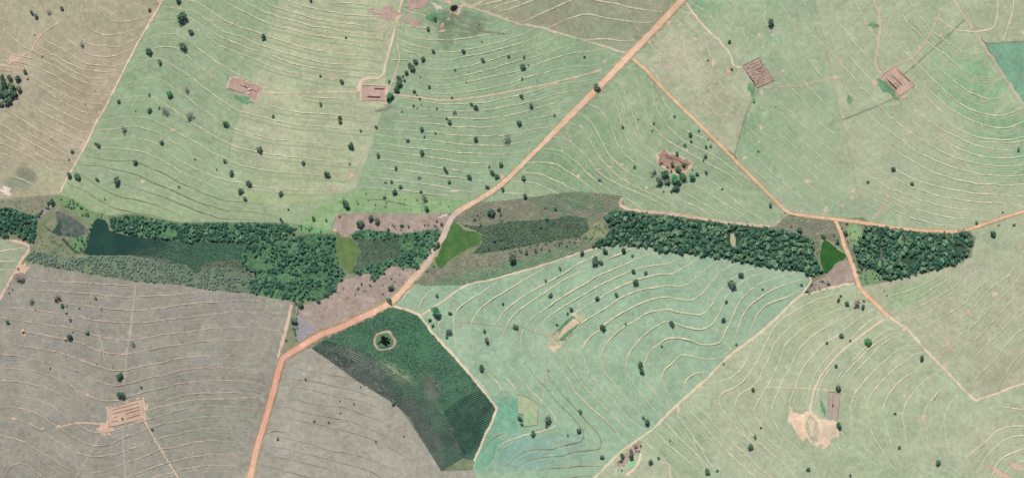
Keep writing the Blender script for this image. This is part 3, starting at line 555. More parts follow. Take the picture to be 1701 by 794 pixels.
# ------------------------------------------------------------------ contour banks (terraces), traced tile by tile
Z = 3.97
TILES = dict(A=(0,0),B=(280,0),C=(560,0),D=(840,0),E=(1120,0),F=(1401,0),U=(0,200),V=(280,200),W=(560,200),X=(840,200),Y=(1120,200),L2=(1401,200),
             L=(0,400),LL=(280,400),ZZ=(560,400),AA=(840,400),BB=(1120,400),CC=(1401,400),M=(0,594),N=(280,594),O=(560,594),GG=(840,594),DD=(1120,594),EE=(1401,594))
BANKS = """
A|55,0 45,160 12,260 25,320 90,365 150,375 250,395 340,430 470,500 570,550 680,572 740,568 785,540;140,20 105,220 115,280 180,325 220,340 330,385 450,450 540,500 620,525 700,525 780,505;205,110 188,220 210,280 280,320 400,390 500,440 590,470 680,480 800,465 835,450;290,80 268,190 275,240 330,285 400,320 480,370 570,420 650,437 760,437 840,415 870,390;380,155 385,195 440,260 500,305 570,350 640,375 720,378 820,350 900,310;470,0 450,110 465,180 530,250 590,290 680,308 770,310 850,285 940,235;540,0 545,110 580,180 630,215 690,232 770,228 880,200 1000,150;630,0 650,70 700,120 770,148 870,140 960,122 1030,95;0,400 150,415 250,450 350,495 440,550 520,595 600,625 680,632 740,630;100,480 200,505 330,575 420,625 500,665 580,685 660,688 720,680;170,520 260,570 350,635 440,690 530,735 600,750 675,752;160,595 250,650 330,700 420,745 510,794;120,640 210,700 300,755 370,794;0,720 70,745 150,794
A|1080,50 1191,60;1050,100 1191,100;1010,170 1100,150 1191,150;950,270 1010,240 1090,228 1191,240;880,390 960,350 1030,320 1110,312 1191,330;860,450 930,415 1000,390 1060,390 1130,420 1191,470;790,560 880,540 980,522 1060,528 1150,585 1191,610;770,655 870,640 1000,640 1080,680 1191,760;680,794 800,775 920,770 1010,794
B|0,55 120,68 190,90 260,140 330,190 400,225 500,255 640,315 750,345 900,390 1050,420 1191,430;0,100 80,100 160,130 250,190 350,250 450,290 560,330 680,370 850,430 1000,455 1191,480;0,150 100,150 180,190 260,250 330,300 430,340 550,390 700,450 850,490 1000,520 1191,545;0,230 60,235 140,280 230,350 330,420 440,480 530,530 640,580 760,605;0,310 80,335 180,420 270,490 390,575;0,410 70,460 160,520 260,600 370,680 470,735 600,770 700,794;0,570 110,630 200,710 290,770 330,794;0,700 100,775 120,794;90,0 200,25 300,90 400,150 500,190 620,230 740,270 870,310 1000,340 1191,362;350,0 470,70 580,120 700,175 800,195 950,235 1191,270;470,0 600,70 700,110 850,150 1000,185 1191,215;600,0 720,55 850,95 1000,135 1191,160;770,0 880,40 1000,70 1191,100;1060,0 1191,15;580,670 680,705 800,735 1000,755 1191,760;860,630 1000,650 1191,655
C|0,20 79,24 300,42 400,42;0,95 79,103 250,110 390,115;0,150 79,160 200,175 380,188;0,205 79,217 200,228 350,243;0,262 79,270 200,288 340,300;0,355 79,362 200,370 330,385;0,425 79,430 200,442 300,448;0,474 79,480 200,487 295,492;0,537 79,545 145,548;0,655 90,655;0,760 100,765 180,775 240,755;430,60 480,85 590,105;395,160 450,175 600,190 660,195;400,190 450,230 560,260 700,270 830,260 950,240 1060,225 1170,170;390,250 450,290 540,315 620,325;375,290 450,345 530,365 570,390;350,395 430,400 500,410;640,345 760,345 880,325 1000,300 1111,270;590,385 650,400 740,398 860,375 1000,345 1111,315;540,440 600,455 700,462 820,450 950,415 1080,380 1111,370;560,510 640,520 760,520 880,490 1020,455 1111,430;480,530 620,560 740,560 880,540 1030,505 1111,490;440,585 560,605 700,620 850,610 1000,585 1111,558;400,640 560,670 700,685 830,685 980,675 1111,648;430,710 580,720 700,730 850,735 1000,725 1111,708;350,755 500,765 650,770 760,775 900,785 1000,778 1111,768;870,45 1000,25 1120,0;995,90 1010,70 1100,35 1191,5;1040,95 1111,70
D|0,210 70,170;0,265 100,235 180,195;0,315 120,280 250,220;0,365 80,345 200,315 340,240;0,430 100,400 200,375 300,340 470,290;0,490 130,455 250,410 370,375 500,350 690,335;0,560 130,520 260,480 380,450 500,438 630,425;0,650 150,615 300,565 420,545 540,535 610,515;0,710 150,675 300,635 420,605 530,595;0,770 130,740 260,700 360,680 450,675;150,785 300,760 400,735
D|0,75 170,10;100,150 250,90 400,20 440,0;270,190 380,140 490,105 580,105 700,130 850,150 950,152 1000,120;590,5 720,30 830,55 950,72 1030,85;520,265 650,262 780,275 850,270;0,30 100,0
D|690,525 690,555 730,600 760,670 790,750 800,794;700,520 760,560 800,650 840,760 850,794;800,450 850,500 870,580 890,660 920,740 940,794;960,540 975,640 1000,730 1050,794;1030,600 1045,670 1090,740 1140,794;630,610 700,650 740,730 755,794;530,680 600,710 650,760 680,794;470,740 550,785;940,255 960,300 1010,370 1020,440 1045,550;985,215 1010,260 1060,310 1090,370 1110,450 1130,580;1060,160 1120,210 1160,290 1180,380 1185,480;930,410 960,460 1000,510
E|0,205 40,260 60,330 75,440 100,540 140,620 220,700 330,794;20,60 60,85 130,95;0,140 80,180;110,90 180,170 210,280 240,380 260,480 310,570 350,625;380,540 430,580 500,650;310,70 350,180 390,340 430,400;350,0 420,110 480,290 500,330;130,250 150,400 180,500 240,600 340,700 430,750;110,20 250,120 290,220 300,270
E|690,480 780,590 860,680 960,794;690,330 810,490 900,590 1000,690 1100,794;750,240 850,370 960,490 1080,620 1191,720;820,120 920,240 1010,330 1110,440 1191,520;560,600 640,680 750,794;610,590 700,680 820,794;1040,40 1090,150 1140,230 1191,290;1120,20 1150,100 1191,150;600,20 590,150;700,20 760,130 820,230;860,20 900,130 960,230 1040,330 1120,440
F|70,0 110,100 170,190 230,260;0,180 60,270 130,350 205,430;0,330 60,400 140,490 200,550;0,430 100,560 190,650 270,740 330,794;0,560 100,670 200,794;275,60 260,180 330,270 430,370 540,480 650,580 760,680 850,730 1000,762 1100,750 1180,710;620,120 700,180 760,205 880,210 960,195 1000,160 1015,80 1015,0;420,0 500,110 580,210 680,280 780,335 880,350 935,340;330,0 420,150 530,260 640,340 760,440 850,495 930,515 990,500 1015,465;540,370 620,440 720,530 830,610 930,650 1000,655 1100,600;460,500 600,630 720,730 840,794;410,620 500,740 550,794;1120,0 1110,110 1080,190 1050,270;1191,210 1170,260;1191,480 1160,540 1120,580;470,560 580,680 680,760 720,794
L2|840,0 920,30 1020,52 1100,45 1191,10;670,0 760,60 850,100 960,125 1080,130 1191,110;880,138 1080,150 1191,135;560,0 650,60 760,115 870,165 980,190 1090,195 1150,190;460,0 560,90 680,145 780,195 900,235 1020,250 1191,238;330,0 440,80 560,160 680,220 800,265 920,290 1060,305 1191,295;200,0 310,80 420,160 520,225 640,280 760,320 880,350 1000,365 1100,368 1191,360;80,0 190,85 300,170 410,245 530,310 640,360 760,395 870,415 1000,425 1100,430 1191,420;20,60 110,150 210,240 310,300 410,360 500,400 600,430 720,460 850,480 1000,490 1191,497;30,130 110,220 210,310 330,380 450,440 560,480 680,510 800,530 950,545 1100,550 1191,570;60,290 180,370 290,440 400,485 520,530 620,560 750,582 900,595 1050,610;120,425 200,465 300,500 400,545 500,590 600,620 700,640 850,645 960,655;130,495 250,545 340,590 440,635 540,670 640,690 820,705
Y|0,85 60,130 150,180 240,220 330,280 400,330 480,380 540,420;0,160 100,220 200,270 290,320 380,375 460,440 540,500 620,560 700,600;20,20 100,80 190,120 280,180;120,330 200,380 280,430 350,490 430,560 510,615 590,660 650,690;90,405 180,450 270,510 360,570 440,620 520,680;50,460 130,510 230,570 300,610 370,645;10,490 80,540 170,580 260,635;0,565 60,605 120,620
Y|410,230 500,300 600,390 680,460 760,530 820,560;430,170 540,250 640,340 760,450 880,530;470,30 560,110 680,230 790,330 900,440 1000,510 1100,560;560,60 660,140 760,230 900,340 1000,430 1110,510;580,0 700,90 850,230 960,330 1080,420 1191,480;680,0 800,110 930,210 1050,310 1191,400;800,0 900,80 1010,180 1100,250 1191,330;930,0 1040,80 1130,150
X|410,15 460,30 510,55 550,110 580,180 620,250 660,290 690,320 760,380 840,430 930,470 1020,510 1100,560 1180,610;320,105 390,125 460,170 520,225 570,290 610,340 680,390 760,430 850,470 940,510 1020,550 1100,610;240,190 310,190 370,205 430,250 500,310 550,360 610,410 680,460 730,490;150,280 240,275 330,290 400,330 470,375 540,430 600,470 640,490;90,350 200,350 270,370 350,410 430,450 490,470;45,400 110,410 200,420 280,455 350,485;0,485 110,485 190,505;550,0 600,70 640,150 680,220 740,290 800,340 860,370 930,395;690,25 720,120 780,220 850,280 930,325;755,0 800,130 860,210 930,260 990,295;810,0 860,100 920,180 1000,245;850,0 890,110 950,190 1010,230;930,0 1000,70 1060,130 1130,180 1180,205;1040,0 1100,70 1191,135;790,510 850,550 900,585;1130,0 1191,45;1130,490 1191,540
W|370,5 500,12 640,25 780,45 900,48 1020,42 1111,30 1191,20;270,50 420,65 560,75 650,78 730,98 900,108 1050,105 1191,88;250,90 400,118 560,128 720,150 850,165 1050,170 1191,165;210,150 330,160 480,182 640,195 760,212 900,220 1040,225 1191,215;210,193 330,205 480,228 600,242 740,265 880,278 1050,285 1191,275;210,258 340,265 480,285 620,308 740,322 860,340 990,350;190,305 330,320 470,335 600,355 720,372 840,385 1010,408;150,375 300,385 430,405 560,420 700,440 800,465 930,480;150,440 260,450 400,460 540,475 640,490 760,495 870,510;150,515 300,525 430,550 520,568;0,55 100,62 210,70 235,40;0,165 40,165 75,150;0,275 100,280 160,280;0,372 100,372;1080,480 1191,482
X|0,95 100,75 200,58 300,40 340,10;0,165 100,145 200,125 250,95;0,220 120,208 165,180
V|710,5 850,30 1000,42 1191,55;310,0 400,45 500,75 600,105 720,130 880,142 1000,155 1150,165 1191,150;120,0 200,45 290,100 360,140 440,175 520,195 650,222 800,240 1000,262 1191,278;0,50 100,105 190,155 270,205 340,240 430,280 570,320 720,342 870,352 1050,368 1191,370;0,130 80,180 170,245 270,285;0,220 90,275 190,325 300,375 400,405 480,415 560,435 700,448 850,460 1000,462 1100,450 1191,430;0,290 80,340 200,400 320,445 430,475 500,485;0,370 100,420 200,465 300,505 400,530 520,545 620,553;0,445 80,485 180,530 290,570 400,595 550,605 690,625;0,515 100,560 220,605 330,640 470,655 610,660;0,590 80,635
U|520,0 580,15 640,22;370,0 450,35 520,65 600,80;240,0 330,45 420,90 500,130 560,138;150,0 230,55 330,110 420,155 480,185 540,190;60,0 150,65 240,115 330,165 420,215 480,240 530,240;0,25 80,75 170,130 260,180 350,225 440,265 490,280;0,90 90,140 190,180 240,225 340,270 450,310;0,155 100,190 190,235 250,280 330,325 430,362;0,220 90,245 150,275;0,305 80,335;60,370 160,400 250,440
U|640,62 740,62 820,50 900,40 970,58 1060,95 1130,145;630,125 740,125 850,118 950,128 1040,160 1120,215;560,180 650,185 780,185 900,200 990,225 1080,280 1120,302;555,235 680,260 800,268 880,262 970,300 1060,340 1120,370;500,285 620,300 740,318 850,345 950,380 1050,425 1120,451;490,335 560,375 640,430 720,475 830,510 950,535 1040,560 1120,600;810,420 900,450 1000,480 1090,510 1120,520;440,415 550,460 640,515 740,570 850,600 950,615 1060,640;1010,0 1060,25 1120,54
L|150,255 300,265 450,270 600,280 750,290 900,290 1030,285;80,322 240,325 400,335 550,345 700,360 850,372 1000,365 1191,355;230,390 350,405 480,420 620,435 750,450 900,460 1050,445 1191,430;0,440 150,450 280,465 420,485 550,510 650,525 780,540 920,540 1050,525 1191,508;0,505 130,525 260,545 400,565 520,590 640,625 760,650 860,655 980,635 1191,600;0,595 150,595 300,625 430,650 530,675 620,715 740,745 850,745 1000,715 1191,680;0,672 120,685 260,710 380,740 480,765 550,794;0,748 150,765 290,794;0,65 110,50 170,40;0,140 110,132;0,190 90,190
LL|0,360 120,348 230,340 330,330;0,435 130,418 260,408 380,398 480,390 570,395 650,415;0,518 130,502 260,485 400,470 540,472 650,490 770,518;0,610 130,598 270,580 420,570 560,570 660,582 740,600;0,690 140,675 280,660 420,655 560,660 680,685;0,785 130,770 280,755 420,750 560,755 660,780
M|190,10 300,20 400,45 490,75 580,120 660,160 720,180 800,178 900,155 1040,120 1191,90;460,0 540,20 620,50 700,75 780,85 880,70 1000,45 1191,12;0,70 120,75 240,95 350,120 440,165 530,225 620,265 700,285 780,278 880,245 1000,215 1191,175;0,150 130,160 250,185 360,225 450,275 530,330 590,355 650,370;0,245 120,250 230,275 330,315 410,370 490,425 560,465 640,490 720,488 780,470 880,440 960,415 1080,375 1191,345;0,320 130,330 230,365 330,425 420,480 510,535 590,570 660,580 740,560 860,510 980,465 1080,435 1191,415;0,400 110,405 210,440 300,490 380,550 460,600 560,640 650,650 760,635 880,590 1000,545 1100,515 1191,500;0,510 110,535 200,575 290,630 370,680 440,720 520,745;540,755 680,745 800,705 920,660 1040,610 1191,575;30,794 60,730 110,700 170,705 230,740 300,790;830,790 950,745 1080,700 1191,675;1000,790 1100,765 1191,745;960,320 1080,290 1191,260
N|0,105 100,80 220,68 350,68 480,72 580,85 655,105;0,190 110,165 240,152 380,148 500,155 580,168 645,190;0,275 120,245 240,232 400,228 520,238 620,248;0,365 110,335 250,318 400,320 520,325 600,345;0,430 120,405 260,388 400,390 560,408;0,515 120,485 250,465 380,465 480,475 545,490;0,600 120,568 240,550 380,548 500,570;0,690 120,660 240,640 370,635 470,650 510,680;0,765 120,730 280,708 380,712 480,725
N|790,60 900,85 1000,100 1100,118 1191,138;740,135 850,140 960,160 1060,180 1191,210;730,180 850,195 1000,230 1100,255 1191,275;700,240 800,258 900,290 1040,315 1191,335;690,330 740,318 830,340 950,370 1080,395 1191,420;670,400 720,385 830,405 960,430 1080,460 1191,485;650,440 700,430;640,500 700,480 780,490;630,540 690,515 780,530 900,560 1040,600 1191,635;620,600 690,590 790,600 920,635 1060,665 1191,710;640,660 760,660 900,690 1040,730 1191,790;580,720 660,715 770,745 900,775 1000,794;880,0 1000,20 1060,30
O|0,120 90,140 180,170 230,200;0,192 110,215 200,245 300,285;0,258 120,280 230,310 300,340;0,316 150,365 280,410 350,450 420,490;0,400 140,440 250,480 340,520 420,570;0,465 120,500 230,530 330,580 430,640 500,680;0,610 120,640 200,660 300,700 400,740;0,680 90,705 200,740 300,790
ZZ|430,430 440,380 470,335 510,305;540,470 545,420 580,370 640,320;780,680 765,560 770,510 800,450 850,410 920,360 1000,310 1060,265;900,730 885,640 885,570 900,510 950,440 1020,390 1111,335;1010,690 1005,610 1040,550 1090,480 1111,460;1100,740 1095,640 1111,568;680,620 670,560 680,520
AA|0,335 70,290 160,235 250,180;0,462 60,405 150,345 260,285 370,225 460,165 560,115 640,70 730,35;0,568 30,520 90,455 170,405 270,335 380,265 470,215 560,180;650,130 740,95 860,40;100,750 105,630 120,590 180,510 260,450 350,390 450,325 540,275 600,235 680,205 780,160 880,115 1030,75;190,730 180,650 200,590 260,520 330,470 420,410 530,350 640,285 740,240 850,190 960,165 1080,150 1191,100;470,465 560,410 650,360 740,310 840,265 920,240 1000,225 1120,215 1191,170;400,794 385,700 400,650 460,590 520,530 600,480 670,440 740,390 840,340 940,315 1080,295 1191,295;520,794 515,700 550,640 620,590 660,545 740,490 830,440 920,400 1040,375 1120,378 1191,388;625,794 640,730 690,650 770,580 850,530 930,480 1000,460 1090,455 1191,475;800,794 820,730 890,650 970,580 1060,535 1120,538 1191,560;920,794 950,730 1020,675 1090,640 1191,640;1100,794 1191,755
BB|0,135 80,95;0,215 80,170 180,105;0,300 80,292 150,240 220,180 300,125;0,380 110,392 180,350 250,270 300,210 370,165 440,140;0,465 80,480 160,492 210,470 260,400 310,320 380,255 440,215 550,170;0,540 80,570 170,585 240,560 290,500 320,430 370,330 420,300 500,240 600,205 680,190;0,635 80,650 180,685 280,680 320,640 370,540 420,430 480,350 560,290 680,245 800,205;320,770 380,700 420,590 450,500 510,420 590,360 680,310 780,275 870,250;490,640 520,550 570,460 640,410 740,370 850,310;0,785 60,755 130,765 220,780 310,770
BB|550,794 600,690 650,590 690,540 770,480 850,430 950,385 1100,340 1191,310;620,794 650,700 720,610 800,540 900,480 1000,430 1070,410;700,794 730,700 800,620 880,560 970,510 1060,460 1120,445;790,794 830,710 900,640 1000,575 1090,520 1191,470;890,794 950,720 1010,665 1080,625 1191,550;990,794 1050,730 1120,660 1191,620;470,794 520,670
CC|0,525 60,470 110,430 200,415;0,600 70,540 130,490 220,450;40,650 130,570 200,515 270,495;60,794 150,700 230,630 300,590 370,580;100,794 170,710 280,640 360,595;150,794 220,715 310,650 410,615;270,794 350,730 420,690 500,685;400,794 470,750 540,730;0,335 50,315 90,310
CC|250,395 330,360 420,335 520,290 620,240 710,185;300,440 400,405 500,375 600,310 700,250 800,165;350,490 440,460 560,405 680,340 760,280 840,210;400,545 440,515 540,480 640,425 720,375;750,330 820,280 890,230;470,600 560,560 660,500 760,440 830,380 900,310 1000,230 1060,160 1110,100;530,670 620,610 720,540 820,480 900,400 980,310 1090,230 1191,90;590,740 680,690 780,620 880,540 960,450 1080,340 1191,210;700,794 800,700 900,630 980,540 1080,430 1191,320;850,794 920,710 1030,610 1110,520 1191,440;990,794 1090,670 1191,570;1130,794 1191,720
DD|480,0 440,80 380,130 300,155 210,170;560,0 520,70 460,150 400,195 320,235 295,270 310,330 350,390 420,470 490,540 560,610 640,690;630,0 590,80 530,180 440,240 405,290 410,350 440,420 500,490 560,560 650,640 740,720 800,780;710,0 670,80 620,180 560,270 525,340 535,390 580,460 620,540 700,600 780,660 830,700;800,0 740,110 690,220 650,310 650,380 680,460 730,530 800,580 870,650;900,0 840,90 800,190 765,280 760,370;765,400 800,490 860,550;1010,0 930,110 890,210 865,300;1090,0 1010,100 960,190 930,310;1191,10 1110,90 1070,150;1191,40 1120,110 1060,190;1191,100 1130,190 1100,240;1191,280 1170,320 1170,400 1191,480;0,500 80,570 160,650 240,730;80,320 180,430 280,550 380,650 480,740 540,794;20,380 120,520 200,640 270,740;200,360 320,500 440,610 560,720 640,794;0,600 80,670 160,735;230,100 150,105 90,140 70,180 70,235;150,0 200,12 290,10;1080,480 1191,590;1050,560 1191,700
EE|0,230 20,180 80,90 180,0;0,115 60,50 100,10;300,0 200,90 110,190 65,270 50,350 60,450 110,550 170,620;450,0 340,70 260,150 190,230 162,300 165,410 190,500 240,590 300,690 350,750;590,25 530,45 450,100 370,160 310,230 270,310 265,390 290,490 320,590 380,720;640,85 560,130 480,210 420,290 395,360 395,450 410,540 450,670;700,160 630,220 560,310 535,370 530,440 560,580 580,660;760,235 700,310 665,390 670,500 690,620;740,0 680,50;870,0 810,80 740,130;1010,0 900,110 830,200;1145,0 1080,90 1000,220;1191,450 1100,455 1000,490 930,560 830,640 750,740;1191,515 1100,525 1000,590 930,670 880,750;1191,600 1090,635 1010,700 970,794;1191,680 1110,710 1050,765;1020,320 1191,340
GG|0,130 40,180 80,240;0,20 70,110 140,190 220,270 300,360 330,430 320,460 240,485 150,505 0,555;120,30 200,130 290,230 380,330 460,410 510,480 510,530 490,550 380,575 300,600 200,600 120,620 60,660 0,720;280,120 350,210 440,310 510,390 580,460 625,530 630,570 600,600 470,615 380,640 250,650 150,670 90,710 60,750;390,0 440,90 520,190 600,280 700,370 780,450 850,515;330,50 420,160 460,230 560,330 640,400 720,480 790,570;515,0 540,80 600,170 660,240 740,320 800,390 910,475;625,0 650,90 710,170 790,270 890,375;800,0 795,90 830,160 900,250 960,320 1020,380;930,10 905,60 920,140 980,230 1050,330;1150,0 1060,70 1035,120 1050,200 1080,260 1110,300;640,715 500,710 380,720 280,725 200,750;570,775 480,778 400,794;910,545 1000,630;980,480 1080,580 1120,608;1040,420 1120,500;1020,640 1070,710 1080,794
O|1191,455 1080,500 1010,540 980,580;1191,520 1110,555 1060,600 1040,660 1000,720;880,100 960,190 1010,250;1000,100 1060,170 1110,250 1191,340
"""
def clip_line(P, x0, x1, y0, y1):
    """pieces of polyline P inside the tile's core"""
    D = resample(P, 2.0); out = []; cur = []
    for p in D:
        if x0 - 0.01 <= p[0] <= x1 + 0.01 and y0 - 0.01 <= p[1] <= y1 + 0.01: cur.append(p)
        else:
            if len(cur) > 3: out.append(cur)
            cur = []
    if len(cur) > 3: out.append(cur)
    return out
SEG = []
XE = {0: 280, 280: 560, 560: 840, 840: 1120, 1120: 1401, 1401: 1720}; YE = {0: 200, 200: 400, 400: 600, 594: 800}
for ln in BANKS.strip().split('\n'):
    tn, body = ln.split('|'); ox, oy = TILES[tn]
    for s in body.split(';'):
        P = [tuple(float(v) for v in q.split(',')) for q in s.split()]
        P = [(ox + u / Z, oy + v / Z) for u, v in P]
        P = smoothline(P, 3.0)
        SEG += clip_line(P, ox if ox else -5, XE[ox], (oy if oy != 594 else 600) if oy else -5, YE[oy])
def border(p):
    return any(abs(p[0] - b) < 3.0 for b in (280, 560, 840, 1120, 1401)) or any(abs(p[1] - b) < 3.0 for b in (200, 400, 600))
merged = True
while merged:
    merged = False
    for i in range(len(SEG)):
        for ei in (0, -1):
            if SEG[i] is None or not border(SEG[i][ei]): continue
            best = None
            for j in range(len(SEG)):
                if j == i or SEG[j] is None: continue
                for ej in (0, -1):
                    d = math.hypot(SEG[i][ei][0]-SEG[j][ej][0], SEG[i][ei][1]-SEG[j][ej][1])
                    if d < 5.2 and border(SEG[j][ej]) and (best is None or d < best[0]): best = (d, j, ej)
            if best:
                _, j, ej = best
                a = SEG[i] if ei == -1 else SEG[i][::-1]; b = SEG[j] if ej == 0 else SEG[j][::-1]
                a = a[:-2] if len(a) > 8 else a; b = b[2:] if len(b) > 8 else b
                SEG[i] = a + b; SEG[j] = None; merged = True; break
SEG = [s for s in SEG if s is not None]
# extend lines that reach the picture's edge on past it, the banks do not stop there
def extend(s):
    def go(p, q):
        dx, dy = p[0]-q[0], p[1]-q[1]; L = math.hypot(dx, dy) or 1
        return (p[0] + dx/L*60, p[1] + dy/L*60)
    def out(p): return p[0] < 4 or p[0] > 1697 or p[1] < 4 or p[1] > 790
    if out(s[0]): s = [go(s[0], s[min(6, len(s)-1)])] + s
    if out(s[-1]): s = s + [go(s[-1], s[-min(7, len(s))])]
    return s
STYLE = dict(a=('bank_a', .8, .6), b=('bank_b', .75, .6), c=('bank_c', .8, .65), d=('bank_b', .75, .65), d2=('bank_weed', .7, .7), e=('bank_e', 1.1, .5), f=('bank_f', 1.05, .5), g=('bank_faint', 1.0, .3), h=('bank_faint', .9, .4),
             i=('bank_i', 1.0, .6), j=('bank_c', 1.3, .4), k=('track_dark', 1.2, .4), q=('bank_faint', .85, .6), p=('bank_p', 1.15, .6), n=('bank_meadow', 1.3, 1.1), l=('bank_pink', .75, .8), lc=('bank_c', 1.0, .4), m=('bank_grey', .6, .65))
def bank(pts, key):
    mt, wd, hg = STYLE.get(key, ('bank_faint', 1.2, .5))
    my = sum(p[1] for p in pts)/len(pts); mx = sum(p[0] for p in pts)/len(pts)
    if key == 'n' and mx < 970 and my > 690: mt, wd, hg = 'track_dark', 1.3, .9
    if key == 'n' and mx < 940 and my > 560 and my < 700: mt, wd, hg = 'bank_faint', 1.4, .45
    if key == 'b' and my > 295: mt, wd, hg = 'bank_weed', 1.1, .9
    L = smoothline(pts[::4] + ([pts[-1]] if len(pts) % 4 != 1 else []), 3.0)
    n = len(L); verts = []; faces = []; sd = pts[0][0] * .01
    for i, (x, y) in enumerate(L):
        a = L[max(0, i-1)]; b = L[min(n-1, i+1)]; dx, dy = b[0]-a[0], b[1]-a[1]; q = math.hypot(dx, dy) or 1
        nx, ny = -dy/q, dx/q
        if ny < 0: nx, ny = -nx, -ny                       # n points down the map (away from the sun side)
        en = min(1.0, 3.0 * min(i + .4, n - 1 - i + .4) / max(6, n))
        wob = 1.5 * nz(x, y, 26, 2 + sd) + 0.6 * nz(x, y, 7, 5 + sd)
        ww = wd * (0.72 + 0.9 * abs(nz(x, y, 11, 9 + sd)) + 0.5*nz(x, y, 4, 3)) * (0.4 + .6*en); hh = 1.35 * hg * (0.8 + 0.9 * nz(x, y, 14, 7 + sd)) * en + 0.12
        for off, z in ((-1.25*ww, 0.18), (-0.4*ww, 0.33 + 0.6*hh), (0.35*ww, 0.36 + hh), (0.62*ww, 0.33 + .9*hh), (0.62*ww + 0.45, 0.18)):
            verts.append(W(x + nx*(off + wob), y + ny*(off + wob), z))
        if i:
            for k in range(4):
                p0 = (i-1)*5 + k; p1 = i*5 + k
                faces.append((p0, p1, p1+1, p0+1))
    # keep faces pointing up
    v0, v1, v2 = (Vector(verts[k]) for k in faces[0][:3])
    if (v1-v0).cross(v2-v0).z < 0: faces = [f[::-1] for f in faces]
    o = mesh_obj('terrace_bank', verts, faces, M[mt], FIELDS[key][0] if key else terr)
    return o
NB_ = 0
for s in SEG:
    if len(s) < 5: continue
    mid = s[len(s)//2]; key = None
    for k_ in ('d2', 'cane', 'e', 'g', 'f', 'n', 'p', 'q', 'l', 'lc', 'm', 'a', 'c', 'b', 'd', 'i', 'j', 'k', 'h'):
        if inpoly(mid[0], mid[1], FIELDS[k_][1]): key = k_; break
    if key == 'cane': continue
    bank(extend(s), key); NB_ += 1
print('banks', NB_)
SW = {}
for k_, (base, q) in dict(n=((158,186,157), 1.09), i=((182,190,158), 1.1), h=((168,186,152), 1.13), p=((182,190,158), 1.07), l=((160,156,144), 1.08), q=((182,186,158), 1.07), f=((160,180,146), 1.08), d=((160,181,148), 1.07), b=((164,181,147), 1.06)).items():
    a_ = S(*base, q); b_ = S(*base, 1.0); SW[k_] = bank_mat('mown_swath_' + k_, a_, b_, .04)
def swath_line(pts, off):
    L = resample(pts[::6] + [pts[-1]], 7.0); out = []
    for i, (x, y) in enumerate(L):
        a = L[max(0, i-2)]; b = L[min(len(L)-1, i+2)]; dx, dy = b[0]-a[0], b[1]-a[1]; q = math.hypot(dx, dy) or 1; nx, ny = -dy/q, dx/q
        if ny < 0: nx, ny = -nx, -ny
        out.append((x + nx*off + .8*nz(x, y, 20, off), y + ny*off + .8*nz(x, y, 20, off + 7)))
    return out
for s in SEG:
    if len(s) < 24: continue
    mid = s[len(s)//2]; key = next((k_ for k_ in ('f', 'n', 'p', 'q', 'l', 'b', 'd', 'i', 'h') if inpoly(mid[0], mid[1], FIELDS[k_][1])), None)
    if key not in SW: continue
    for j_, off in enumerate({'n': (4.5, 8.5, 13), 'i': (4, 8, 12), 'h': (3.5, 7, 10.5, 14), 'p': (6, 11), 'l': (6, 11), 'q': (6.5,), 'f': (6.5,), 'd': (6.5,), 'b': (7.5,)}[key]):
        SL = [p_ for p_ in swath_line(s[4:-4], off) if inpoly(p_[0], p_[1], FIELDS[key][1])]
        if len(SL) > 4 and all(math.hypot(u_[0]-v_[0], u_[1]-v_[1]) < 16 for u_, v_ in zip(SL[:-1], SL[1:])):
            strip('mown_swath', SL, 1.7, SW[key], 0.385 + .003*j_, FIELDS[key][0], step=5.0, jit=1.2, seed=off)

